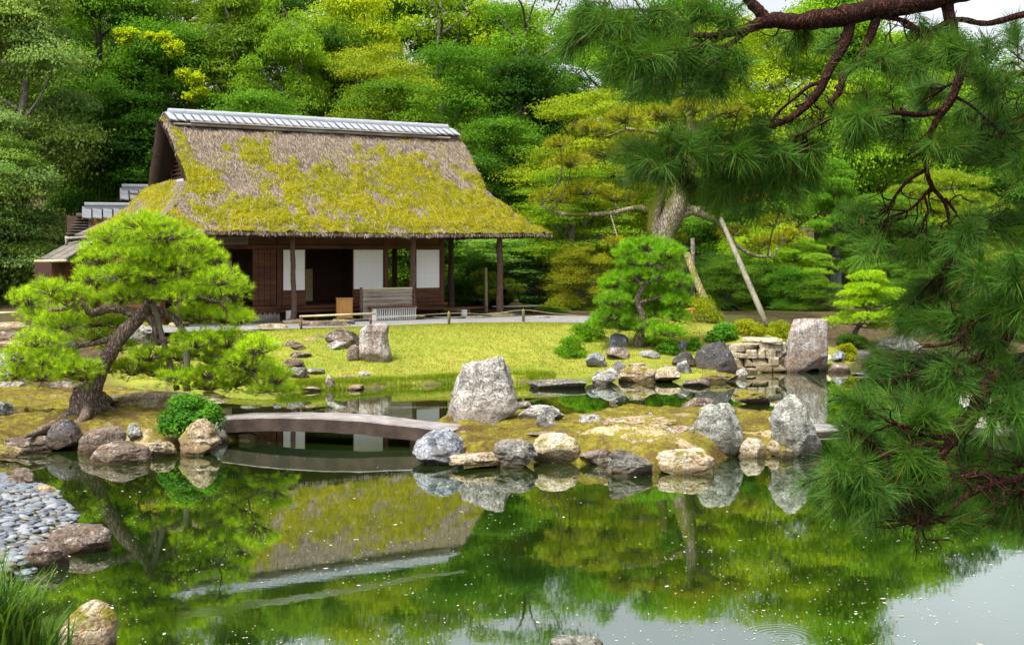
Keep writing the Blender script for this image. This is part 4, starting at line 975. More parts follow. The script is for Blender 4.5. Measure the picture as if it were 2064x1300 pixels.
# plank roofs
def planks(c, name, n=6):               # c: four corners, near-left, near-right, far-right, far-left
    c = [np.array(x) for x in c]; mb = MB()
    for i in range(n):
        t0, t1 = i / n + .004, (i + 1) / n - .004
        q = [c[0] + (c[1] - c[0]) * t0, c[0] + (c[1] - c[0]) * t1, c[3] + (c[2] - c[3]) * t1, c[3] + (c[2] - c[3]) * t0]; up = v3(0, 0, .03 + .012 * (i % 2))
        V = np.array(q + [x + up for x in q]); mb.add(V, [[(0, 3, 2, 1), (4, 5, 6, 7), (0, 1, 5, 4), (1, 2, 6, 5), (2, 3, 7, 6), (3, 0, 4, 7)]])
    return mb.build(name, WOOD_OLD, AX)
planks([A(80, 522, 42.4), A(128, 526, 42.0), A(200, 484, 43.2), A(140, 490, 44.4)], "plank_roof", 6)
planks([A(128, 526, 42.0), A(150, 512, 42.0), A(222, 470, 43.6), A(200, 484, 43.2)], "plank_roof", 3)
planks([A(150, 475, 43.8), A(196, 474, 43.4), A(232, 449, 44.0), A(212, 447, 44.3)], "plank_roof", 4)
mb = MB(); mb.tube([A(70, 527, 42.3), A(134, 526, 41.8)], .05, 8); mb.build("gutter", BAMBOO, AX, smooth=True)
mb = MB(); mb.tube([A(134, 476, 43.8), A(134, 500, 43.8)], .05, 8); mb.tube([A(132, 481, 43.8), A(190, 477, 43.4)], .05, 8); mb.build("rail_frame", WOOD_GREY, AX, smooth=True)
q0 = A(104, 528, 42.9); boxA("lower_wall", (q0[0], q0[1], -1.2), (q0[0] + 4.6, q0[1] + .2, q0[2] - .02), PLASTER)
for i in range(5): boxA("wall_batten", (q0[0] + .3 + i * .55, q0[1] - .04, -1.2), (q0[0] + .36 + i * .55, q0[1] - .003, q0[2] - .05), WOOD)
q1 = A(70, 530, 44.0); boxA("dark_wall", (q1[0], q1[1], -1.2), (q1[0] + 1.2, q1[1] + .2, q1[2]), DARKIN)

# ------------------------------------------------------------------ foliage
def needles(pos, axis_, n, length, width, spread=(12, 78), rng=RNG, tone=None, droop=0.0):
    """tufts of needles: triangles; returns (V, faces, rnd)"""
    T = len(pos); ax_ = norm(axis_)
    ref = np.where(np.abs(ax_[:, 2:3]) < .9, v3(0, 0, 1), v3(1, 0, 0)); x = norm(np.cross(ref, ax_)); y = np.cross(ax_, x)
    ph = rng.uniform(0, 2 * math.pi, (T, n, 1)); th = np.radians(rng.uniform(spread[0], spread[1], (T, n, 1)))
    d = ax_[:, None] * np.cos(th) + (x[:, None] * np.cos(ph) + y[:, None] * np.sin(ph)) * np.sin(th)
    if droop: d = norm(d - v3(0, 0, 1) * droop * rng.uniform(.3, 1, (T, n, 1)))
    L = length * rng.uniform(.65, 1.1, (T, n, 1)); r0 = pos[:, None] - ax_[:, None] * length * rng.uniform(0, .55, (T, n, 1))
    sd = norm(np.cross(d, rng.normal(size=(T, n, 3)))) * width / 2
    V = np.stack((r0 - sd, r0 + sd, r0 + d * L), 2).reshape(-1, 3)
    tone = rng.random(T) if tone is None else tone
    rn = np.clip(tone[:, None] * .7 + rng.random((T, n)) * .3, 0, 1)
    return V, np.arange(T * n * 3).reshape(-1, 3), np.repeat(rn.ravel(), 3)
def needles2(pos, axis_, n, length, width, spread, rng, tone, droop):
    """long needles that bend a little under their weight"""
    T = len(pos); ax_ = norm(axis_); ref = np.where(np.abs(ax_[:, 2:3]) < .9, v3(0, 0, 1), v3(1, 0, 0)); x = norm(np.cross(ref, ax_)); y = np.cross(ax_, x)
    ph = rng.uniform(0, 2 * math.pi, (T, n, 1)); th = np.radians(spread[0] + (spread[1] - spread[0]) * rng.random((T, n, 1)) ** .8)
    d = ax_[:, None] * np.cos(th) + (x[:, None] * np.cos(ph) + y[:, None] * np.sin(ph)) * np.sin(th)
    L = length * rng.uniform(.55, 1.12, (T, n, 1)) * rng.uniform(.8, 1.1, (T, 1, 1)); r0 = pos[:, None] - ax_[:, None] * length * rng.uniform(-.05, .5, (T, n, 1))
    sd = norm(np.cross(d, rng.normal(size=(T, n, 3)))) * width / 2; g = v3(0, 0, -1) * L * droop * rng.uniform(.2, 1, (T, n, 1)) + rng.normal(size=(T, n, 3)) * L * .05
    m = r0 + d * L * .55 + g * .3; tip = r0 + d * L + g
    V = np.stack((r0 - sd, r0 + sd, m + sd * .85, m - sd * .85, tip), 2).reshape(-1, 3); i = np.arange(T * n)[:, None] * 5
    rn = np.clip(tone[:, None] * .6 + rng.random((T, n)) * .4, 0, 1)
    return V, [i + np.array([[0, 1, 2, 3]]), i + np.array([[3, 2, 4]])], np.repeat(rn.ravel(), 5)
def leaves(pos, nrm, L, Wd, rng, tone):
    n = len(pos); nn = norm(nrm + rng.normal(size=(n, 3)) * .55); a = norm(np.cross(nn, rng.normal(size=(n, 3)))); b = np.cross(nn, a)
    l = L * rng.uniform(.6, 1.2, (n, 1)); w_ = Wd * rng.uniform(.7, 1.2, (n, 1)); fold = nn * w_ * .25
    V = np.stack((pos - a * l / 2, pos + b * w_ / 2 + fold, pos + a * l / 2, pos - b * w_ / 2 + fold), 1).reshape(-1, 3)
    return V, np.arange(4 * n).reshape(n, 4), np.repeat(np.clip(tone, 0, 1), 4)
def on_ball(n, rng, up=0.0):
    d = norm(rng.normal(size=(n, 3))); 
    if up: d[:, 2] = np.where((d[:, 2] < 0) & (rng.random(n) < up), -d[:, 2], d[:, 2])
    return d

def broadleaf(seed, Ht=10., R=3., crown0=.22, nc=54, cr=(.7, 1.2), nleaf=48000, L=.165, Wd=.10, lumpk=.46, flat=.75, top=1.0, droop=0.0, bark=None, shape='round'):
    """unit meshes of a broadleaf tree: (crown, trunk)"""
    r = np.random.default_rng(seed); ctr = []
    zc0 = Ht * crown0
    while len(ctr) < nc:
        u = r.uniform(0, 1); z = zc0 + (Ht - zc0) * u
        if shape == 'round': rad = R * math.sqrt(max(0.02, 1 - ((u - .42) / .62) ** 2))
        elif shape == 'cone': rad = R * (1.05 - u) ** .7
        else: rad = R * math.sqrt(max(.02, 1 - ((u - .6) / .66) ** 2))
        q = math.sqrt(r.uniform(.12, 1)); a = r.uniform(0, 2 * math.pi)
        c = v3(math.cos(a) * rad * q * .85, math.sin(a) * rad * q * .85, z - .3)
        if all(np.linalg.norm((c - o) * v3(1, 1, 1.3)) > cr[0] * .75 for o in ctr): ctr.append(c)
        elif r.random() < .02: ctr.append(c)
    ctr = np.array(ctr); rad = r.uniform(cr[0], cr[1], nc); ct = r.random(nc)
    nleaf = int(nleaf * 1.45); L *= .88; Wd *= .86
    w_ = rad ** 2; k = r.choice(nc, nleaf, p=w_ / w_.sum()); d = on_ball(nleaf, r, .72)
    sh = r.uniform(.30, 1.08, (nleaf, 1)) ** .6
    lump = 1 + lumpk * fbm(d * 2.6 + ctr[k] * 3, 3, seed)[:, None] + .22 * (r.random((nleaf, 1)) ** 6)
    asp = np.stack((r.uniform(.8, 1.5, nc), r.uniform(.8, 1.5, nc), flat * r.uniform(.7, 1.25, nc)), -1)
    pos = ctr[k] + d * rad[k][:, None] * sh * lump * asp[k]
    if droop: pos[:, 2] -= droop * (np.hypot(d[:, 0], d[:, 1]) ** 2) * rad[k]
    nrm = d * v3(.7, .7, 1) + v3(0, 0, .45)
    V, f, rn = leaves(pos, nrm, L, Wd, r, ct[k] * .45 + r.random(nleaf) * .55)
    crown = mesh("crown", V, [f], LEAF, False, {'rnd': rn})
    mb = MB(); tr = [(0, 0, -.8)]; x = y = 0
    for i in range(1, 7): x += r.normal() * .12; y += r.normal() * .12; tr.append((x, y, Ht * .9 * i / 6))
    tr = np.array(tr); mb.tube(tr, np.linspace(.26, .05, 7), 10, 4, .15, seed)
    for c in ctr[r.choice(nc, min(nc, 26), replace=False)]:
        h0 = np.clip(c[2] - r.uniform(.6, 1.8), Ht * .12, Ht * .85); b0 = np.array([np.interp(h0, tr[:, 2], tr[:, i]) for i in range(3)])
        m = (b0 + c) / 2 + r.normal(size=3) * .2 + v3(0, 0, .1); mb.tube([b0, m, c], [.075, .05, .02], 6, 4, .1)
    return crown, mb.build("trunk", bark or BARK_GREY, me_only=True, smooth=True)

def pads_pine(seed, Ht=7., R=3., npad=22, tufts=190, nn=16, length=.22, width=.022, bark=None, pr=(.65, 1.1), crown0=.25, cone=.5):
    r = np.random.default_rng(seed); mb = MB(); tr = [(0, 0, -.8)]; x = y = 0
    for i in range(1, 7): x += r.normal() * .28; y += r.normal() * .28; tr.append((x, y, Ht * .93 * i / 6))
    tr = np.array(tr); mb.tube(tr, np.linspace(.24, .05, 7), 10, 4, .15, seed); pads = []
    for i in range(npad):
        u = crown0 + (1 - crown0) * (i + .5) / npad; a = i * 2.4 + r.uniform(-.5, .5); rr = R * (1 - cone * u) * r.uniform(.25, 1.0)
        b0 = np.array([np.interp(u * Ht * .95, tr[:, 2], tr[:, j]) for j in range(3)]); c = b0 + v3(math.cos(a) * rr, math.sin(a) * rr, r.uniform(-.2, .3))
        if i == npad - 1: c = b0 + v3(0, 0, .3)
        pads.append((c, r.uniform(*pr))); mb.tube([b0, (b0 + c) / 2 + v3(0, 0, -.08) + r.normal(size=3) * .12, c - v3(0, 0, .1)], [.075, .05, .025], 6, 5, .15)
    P_, A_, T_ = [], [], []
    for c, q in pads:
        d = on_ball(tufts, r, .8); p = c + d * v3(q, q, q * .38) * (r.uniform(.35, 1, (tufts, 1)) ** .5); P_.append(p); A_.append(norm(d * v3(.8, .8, .5) + v3(0, 0, .55))); T_.append(np.clip(.5 + .35 * r.normal(size=tufts) * .5 + .25 * (r.random() - .5), 0, 1))
    V, f, rn = needles(np.concatenate(P_), np.concatenate(A_), nn, length, width, (15, 85), r, np.concatenate(T_))
    return mesh("crown", V, [f], NEEDLE, False, {'rnd': rn}), mb.build("trunk", bark or BARK, me_only=True, smooth=True)

KIND = {
 'lumpy': broadleaf(14, nc=36, cr=(.95, 1.4), nleaf=70000, L=.14, Wd=.085, flat=.58, crown0=.05, R=2.6, lumpk=.26),
 'oakA': broadleaf(1), 'oakB': broadleaf(2, nc=62, cr=(.65, 1.05), nleaf=42000, flat=.7),
 'oakC': broadleaf(3, nc=46, cr=(.8, 1.3), nleaf=42000, flat=.62, crown0=.05, R=3.2),
 'spray': broadleaf(4, nc=80, cr=(.45, .85), nleaf=34000, L=.20, Wd=.06, flat=.5, droop=.5, shape='cone', crown0=.12),
 'spray2': broadleaf(5, nc=84, cr=(.45, .8), nleaf=34000, L=.18, Wd=.06, flat=.5, droop=.35, crown0=.15),
 'layer': broadleaf(6, nc=52, cr=(.7, 1.25), nleaf=38000, L=.14, Wd=.07, flat=.32, droop=.12, crown0=.2),
 'layer2': broadleaf(7, nc=55, cr=(.7, 1.25), nleaf=27000, L=.14, Wd=.07, flat=.32, droop=.15, crown0=.3),
 'airy': broadleaf(8, nc=55, cr=(.5, .9), nleaf=13000, L=.18, Wd=.09, flat=.6, crown0=.25, shape='top'),
 'bush': broadleaf(9, Ht=4, R=2.2, crown0=.0, nc=40, cr=(.5, .85), nleaf=34000, L=.095, Wd=.06, flat=.75),
 'pineA': pads_pine(21), 'pineB': pads_pine(22, npad=26), 'pineC': pads_pine(23, Ht=6, R=3.4, npad=24, pr=(.8, 1.4), tufts=260),
}
DIM = {k: (10., 6.) for k in KIND}; DIM['bush'] = (4., 4.6); DIM['pineA'] = DIM['pineB'] = (7., 6.2); DIM['pineC'] = (6., 7.)
def tree(kind, px, d, top, wpx, col, label, group="trees of the wood behind the house", name=None, rz=0., z0=None, cat="tree", trunkmat=None, depth=1.0):
    x = (px - CX) / F * d; z = hz(x, d) if z0 is None else z0; ht = CH - (top - HY) / F * d - z; w_ = wpx * d / F
    t = thing(name or "tree", label, cat, (x, d, z), rz, group); H0, W0 = DIM[kind]; sc_ = (w_ / W0, w_ / W0 * depth, ht / H0)
    cm, tm = KIND[kind]; jr = np.random.default_rng(int(px * 7 + d * 13) & 0xffff).uniform(.78, 1.2, 3); col = tuple(c * (.5 * jr[0] + .5 * j) for c, j in zip(col, jr))
    link("crown", cm, t, scale=sc_, color=col)
    if trunkmat is not None:
        tm = tm.copy(); tm.materials[0] = trunkmat
    link("trunk", tm, t, scale=sc_)
    return t
# colours are leaf albedos
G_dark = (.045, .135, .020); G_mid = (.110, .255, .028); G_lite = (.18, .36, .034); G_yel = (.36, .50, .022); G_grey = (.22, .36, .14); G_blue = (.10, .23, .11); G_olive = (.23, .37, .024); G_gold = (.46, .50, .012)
# left side
tree('lumpy', 35, 47.5, -80, 330, G_grey, "tall grey-green evergreen filling the left picture edge", rz=.4)
tree('lumpy', -10, 46.5, 270, 250, G_grey, "grey-green evergreen with rounded clumps at the left edge, lower half", rz=2.2, group=None)
tree('bush', 15, 48, 390, 240, G_blue, "dark bluish evergreen bush at the left edge beside the annex", group=None, name="bush", cat="bush")
tree('bush', -30, 47, 500, 200, G_blue, "low dark shrub under the left evergreens", group=None, name="bush", cat="bush")
tree('oakA', 215, 54, -70, 300, G_mid, "deep green broadleaf tree between the grey evergreen and the gold tree", rz=1.0)
gt = tree('oakB', 320, 52.5, 50, 270, G_mid, "green tree with gold-tipped top just left of the ridge", rz=2.0)
_gs = np.random.default_rng(4); _q = []
for (px_, py_, rr_, n_) in ((395, 160, .42, 900), (370, 150, .32, 500), (405, 185, .35, 600), (385, 195, .3, 400), (350, 100, .42, 900), (330, 78, .36, 600), (300, 75, .3, 350), (265, 70, .35, 500), (250, 85, .3, 350), (240, 65, .25, 200)):
    c_ = P(px_, py_, 50.2) - np.array(gt.location); dv_ = on_ball(n_, _gs, .4); _q.append(c_ + dv_ * v3(rr_, rr_, rr_ * .7) * (1 + .5 * fbm(dv_ * 2.5 + c_, 3, 5))[:, None] * _gs.uniform(.3, 1.1, (n_, 1)))
_q = np.concatenate(_q); V, f, rn = leaves(_q, _gs.normal(size=_q.shape) * .4 + v3(0, -.3, .7), .14, .08, _gs, _gs.random(len(_q)))
_o = link("yellow_foliage", mesh("yellow_foliage", V, [f], LEAF, False, {'rnd': rn}), gt, color=(.38, .52, .015)); _o.rotation_euler = (0, 0, -gt.rotation_euler.z)
tree('oakC', 285, 51.5, 185, 280, G_dark, "dark green dense tree directly behind the left gable", rz=.7)
tree('spray', 470, 54, -120, 330, G_lite, "tall feathery light green conifer with pale trunk above the ridge", rz=.3, name="conifer", trunkmat=BARK_PALE)
tree('spray2', 270, 58, -160, 280, G_mid, "feathery tree at the top left behind the broadleaf trees", rz=1.3, name="conifer")
tree('spray2', 580, 53, -20, 250, G_lite, "feathery bright conifer over the middle of the ridge", rz=2.1, name="conifer")
tree('oakA', 720, 60, -5, 230, G_yel, "glowing yellow-green tree high above the ridge", rz=.2)
tree('layer', 745, 53, 75, 260, G_olive, "layered olive maple behind the centre of the ridge", rz=.9)
tree('layer2', 900, 55, 80, 300, G_mid, "layered dark green tree with twisted limbs right of the ridge centre", rz=1.9)
tree('airy', 870, 66, -80, 330, G_olive, "thin open-crowned tree with sky showing through above the maples", rz=.5)
tree('airy', 1080, 64, -30, 300, G_lite, "airy light tree with sky gaps near the foreground pine tip", rz=2.5)
tree('airy', 990, 70, -10, 280, G_mid, "far thin tree silhouetted on the sky behind the layered tree", rz=1.2)
tree('oakC', 1010, 52, 240, 230, G_mid, "fresh green broadleaf tree beside the right slope of the roof", rz=2.9)
tree('oakB', 1060, 56, 120, 260, G_dark, "dark tree behind the broadleaf right of the roof", rz=.1)
tree('oakA', 650, 57, 70, 240, G_mid, "mid green tree behind the olive maple", rz=1.6)
tree('oakC', 800, 50, 160, 240, G_mid, "bushy tree peeking over the right half of the ridge", rz=2.6)
tree('oakC', 530, 49, 180, 260, G_mid, "bushy green tree peeking over the left half of the ridge", rz=.5)
# centre right
tree('layer', 1180, 50, 170, 300, G_olive, "olive tree tinged orange left of the big forked pine", rz=.4)
tree('layer2', 1150, 47, 330, 230, G_olive, "olive layered tree over the right tip of the roof", rz=2.2)
tree('spray2', 1250, 58, 20, 300, G_lite, "light feathery tree above the big forked pine", rz=1.1, name="conifer")
tree('layer', 1400, 60, 15, 320, G_yel, "yellow-green tree glowing behind the upper pine bough", rz=2.7)
tree('layer2', 1560, 57, 20, 290, (.36, .46, .022), "yellow tree tinged with orange seen between the red pine branches", rz=.8)
tree('oakB', 1500, 54, 300, 260, G_mid, "broadleaf tree behind the leaning props", rz=.1)
tree('bush', 1540, 50, 440, 200, G_yel, "yellow-green maple branch mass right of the leaning prop", rz=.9, name="tree")
tree('oakA', 1690, 58, -10, 280, G_lite, "light green tree with pale trunk behind the right boughs", rz=1.7, trunkmat=BARK_PALE)
tree('oakC', 1800, 62, 70, 280, G_lite, "fresh green tree far behind the right boughs", rz=2.4)
tree('spray', 1930, 66, 140, 300, G_mid, "dark conifer far behind the right boughs", rz=.6, name="conifer")
tree('oakB', 2060, 60, 180, 330, G_mid, "green tree at the right picture edge behind the boughs", rz=1.4)
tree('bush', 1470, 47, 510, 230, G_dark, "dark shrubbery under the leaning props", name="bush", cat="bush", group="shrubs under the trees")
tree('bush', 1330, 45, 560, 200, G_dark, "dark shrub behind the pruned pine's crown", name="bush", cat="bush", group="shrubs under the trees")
# pines across the water at the right
tree('pineC', 1570, 47, 485, 210, (.16, .33, .030), "layered green pine right of the leaning prop", name="pine_tree", group="pines across the water", rz=.3)
tree('pineC', 1760, 49, 400, 330, (.13, .29, .030), "wide dark layered pine across the water at the right", name="pine_tree", group="pines across the water", rz=1.9)
tree('pineC', 1940, 50, 355, 330, (.24, .40, .035), "pale-topped spreading pine seen under the hanging twigs", name="pine_tree", group="pines across the water", rz=2.8)
tree('pineB', 1660, 52, 330, 220, (.13, .29, .03), "taller pine behind the layered pines at the right", name="pine_tree", group="pines across the water", rz=.9)
tree('pineC', 2080, 46, 480, 280, (.13, .29, .03), "pine at the right edge low behind the boughs", name="pine_tree", group="pines across the water", rz=.1)
tree('pineC', 1850, 45, 530, 260, (.10, .24, .03), "low dark pine along the far right shore", name="pine_tree", group="pines across the water", rz=2.0)
tree('pineC', 1722, 38.5, 552, 180, (.26, .45, .018), "bright yellow-green young pine right of the tall slab rock", name="pine_tree", group=None, rz=.7)
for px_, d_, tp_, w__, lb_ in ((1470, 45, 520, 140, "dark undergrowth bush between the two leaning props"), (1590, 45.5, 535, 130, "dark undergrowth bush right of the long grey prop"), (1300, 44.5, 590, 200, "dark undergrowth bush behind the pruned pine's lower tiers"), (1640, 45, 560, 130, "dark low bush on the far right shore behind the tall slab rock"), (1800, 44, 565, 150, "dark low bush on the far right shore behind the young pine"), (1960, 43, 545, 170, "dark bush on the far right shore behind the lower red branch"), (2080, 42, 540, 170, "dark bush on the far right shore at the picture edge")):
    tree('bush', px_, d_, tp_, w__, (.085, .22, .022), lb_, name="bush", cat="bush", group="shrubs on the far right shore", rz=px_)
# behind the right of the house
tree('oakC', 1010, 48, 480, 260, (.17, .34, .085), "pale green broadleaf tree behind the corner post", rz=1.0)
tree('bush', 870, 50, 470, 230, G_mid, "green bush seen through the open room", name="bush", cat="bush", group=None)
tree('bush', 1170, 45.5, 492, 150, (.19, .28, .022), "brownish olive camellia left of the pruned pine", name="bush", cat="bush", group=None)
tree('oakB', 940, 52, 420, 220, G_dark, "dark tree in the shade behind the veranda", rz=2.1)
tree('bush', 1060, 44, 612, 70, G_mid, "low clipped shrub beside the stone lantern", name="bush", cat="bush", group=None)
tree('bush', 1105, 43.5, 618, 90, G_mid, "low spreading shrub right of the stone lantern", name="bush", cat="bush", group=None, rz=1.)
# second row filling the depth of the wood
r = np.random.default_rng(77)
row2 = ["dim tree deep in the wood behind the left evergreens", "dim tree deep in the wood behind the gable", "dim tree deep in the wood behind the pale-trunked conifer", "dim tree deep in the wood behind the ridge centre", "dim tree deep in the wood behind the ridge's right end",
        "dim tree deep in the wood above the roof's right tip", "dim tree deep in the wood behind the forked pine", "dim tree deep in the wood behind the leaning props", "dim tree deep in the wood behind the layered pines", "dim tree deep in the wood behind the hanging twigs", "dim tree deep in the wood at the right edge"]
for i, lb in enumerate(row2):
    px = -20 + i * 208 + r.uniform(-30, 30); d = 72 + r.uniform(-4, 6)
    tp = np.interp(px, [0, 600, 900, 1150, 1500, 1750, 2100], [-140, -70, 15, 30, -10, 20, 150]) + r.uniform(-15, 15)
    tree(['oakA', 'oakB', 'spray2', 'oakC'][i % 4], px, d, tp, 330, [G_dark, G_mid, G_olive][i % 3], lb, rz=r.uniform(0, 6))

# ------------------------------------------------------------------ pines placed pad by pad
def pad_pine(name, label, trunk, trad, branches, pads, d0, tufts, nn, length, width, col, bark, dj=.5, group=None, spread=(12, 80), seg=12, twig=.012, flat=.8, up=.75, droop=0.0, dens=1.0, seed=1, wob=.18, fill=(1, 1), fan=False, base=None, extra=None):
    """trunk/branches: photo points (px,py[,d]); pads: (px,py,rx,ry[,d]) in photo pixels"""
    r = np.random.default_rng(seed)
    def pt(q): return P(q[0], q[1], q[2] if len(q) > 2 else d0)
    tp = np.array([pt(q) for q in trunk]); base = tp[0] if base is None else np.array(base); root = thing(name, label, "pine tree", base, 0, group)
    mb = MB(); mb.tube(tp - base, np.array(trad) * d0 / F, seg, 6, wob, seed)
    if extra is not None: extra(mb, base)
    wood = [mb]
    skel = [spline(tp, np.ones(len(tp)), 6)[0]]
    for (bp, br) in branches:
        q = np.array([pt(x) for x in bp]); mb = MB(); mb.tube(q - base, np.array(br) * d0 / F, max(7, seg - 3), 6, wob, seed + 3); wood.append(mb); skel.append(spline(q, np.ones(len(q)), 6)[0])
    sk = np.concatenate(skel); own = np.concatenate([np.full(len(x_), i_) for i_, x_ in enumerate(skel)]); Pp, Aa, Tt = [], [], []
    for (px, py, rx, ry, *dd) in pads:
        rx, ry = rx * fill[0], ry * fill[1]
        d = (dd[0] if dd else d0 + r.uniform(-dj, dj)); c = P(px, py, d); s = d / F; R3 = v3(rx * s, min(rx, ry * 1.6) * s, ry * s)
        n = int(tufts * dens * (rx * ry) / 2400.); 
        if fan:
            j = np.argmin(np.linalg.norm(sk - c, axis=1)); a = sk[j]; tw = wood[own[j]]; md = c - a; st = a + md * .35 if np.linalg.norm(md) > .08 else c - v3(.06, 0, -.02); nt_ = max(3, int(tufts * dens * (rx * ry) / 2400. + r.uniform(-1, 1))); dk = .3 * (r.random() - .5)
            tw.tube([a - base, (a + st) / 2 + r.normal(size=3) * .02 - base, st - base], [twig * 1.5, twig * 1.3, twig], 5, 3)
            for q_ in range(nt_):
                e = c + on_ball(1, r)[0] * R3 * r.uniform(.35, 1.05); dr_ = norm(norm(e - st) + v3(-.25, 0, .10) + r.normal(size=3) * .22); m_ = (st + e) / 2 + r.normal(size=3) * .035; tw.tube([st - base, m_ - base, e - base], [twig * .8, twig * .6, twig * .45], 4, 3, cap=False)
                for z_ in (0, .055, .115)[:int(r.integers(2, 4))]: Pp.append((e - norm(e - m_) * z_ + r.normal(size=3) * .006)[None]); Aa.append(norm(dr_ + r.normal(size=3) * .12)[None]); Tt.append(np.clip(np.array([.5 + dk + .2 * r.normal() - z_ * 1.5]), 0, 1))
            continue
        dv = on_ball(n, r, up); p = c + dv * R3 * (r.uniform(.15, 1, (n, 1)) ** .45)
        lump = .06 * fbm(p * 3, 2, seed); p[:, 2] += lump
        Pp.append(p); Aa.append(norm(dv * v3(.9, .9, flat) + v3(0, 0, .45 - droop))); Tt.append(np.clip(.5 + .22 * r.normal(size=n) + .3 * (r.random() - .5), 0, 1))
        j = np.argmin(np.linalg.norm(sk - c, axis=1)); a = sk[j]; tw = wood[own[j]]; cc = c - v3(0, 0, R3[2] * .35)
        tw.tube([a - base, (a + cc) / 2 + r.normal(size=3) * .08 * np.linalg.norm(a - cc) - base, cc - base], [twig * 1.7, twig * 1.3, twig], 5, 4)
        for q in p[::(2 if n > 20 else 1)]:
            m = (cc + q) / 2 + r.normal(size=3) * .05 * np.linalg.norm(q - cc); tw.tube([cc - base, m - base, q - base], [twig * .8, twig * .6, twig * .35], 3, 0, cap=False)
    if fan:
        for i_, x_ in enumerate(skel[1:], 1):
            for q_ in range(5):
                j = int(r.integers(len(x_) // 3, len(x_))); p_ = x_[j].copy(); d_ = norm(v3(-.5, 0, -.35) + r.normal(size=3) * .75); pts_ = [p_.copy()]
                for z_ in range(5):
                    d_ = norm(d_ + r.normal(size=3) * .55); p_ = p_ + d_ * r.uniform(.03, .065); pts_.append(p_.copy())
                    if z_ in (1, 2, 3):
                        e_ = norm(d_ + r.normal(size=3) * .8); m_ = p_ + e_ * .05; wood[i_].tube(np.array([p_, m_, m_ + norm(e_ + r.normal(size=3) * .6) * .05]) - base, [.003, .0024, .0012], 4, 2, cap=False)
                wood[i_].tube(np.array(pts_) - base, np.linspace(.0055, .002, 6), 5, 3, cap=False)
    for i_, w_ in enumerate(wood): w_.build('branch' if i_ else 'trunk', bark, root, smooth=True)
    if fan: V, fs_, rn = needles2(np.concatenate(Pp) - base, np.concatenate(Aa), nn, length, width, spread, r, np.concatenate(Tt), droop); k_ = 5
    else: V, f, rn = needles(np.concatenate(Pp) - base, np.concatenate(Aa), nn, length, width, spread, r, np.concatenate(Tt), droop); fs_ = [f]; k_ = 3
    old = np.repeat(r.random(len(V) // k_) < .035, k_)
    link("foliage", mesh("foliage", V, fs_, NEEDLE, False, {'rnd': rn, 'old': old}), root, color=col)
    return root

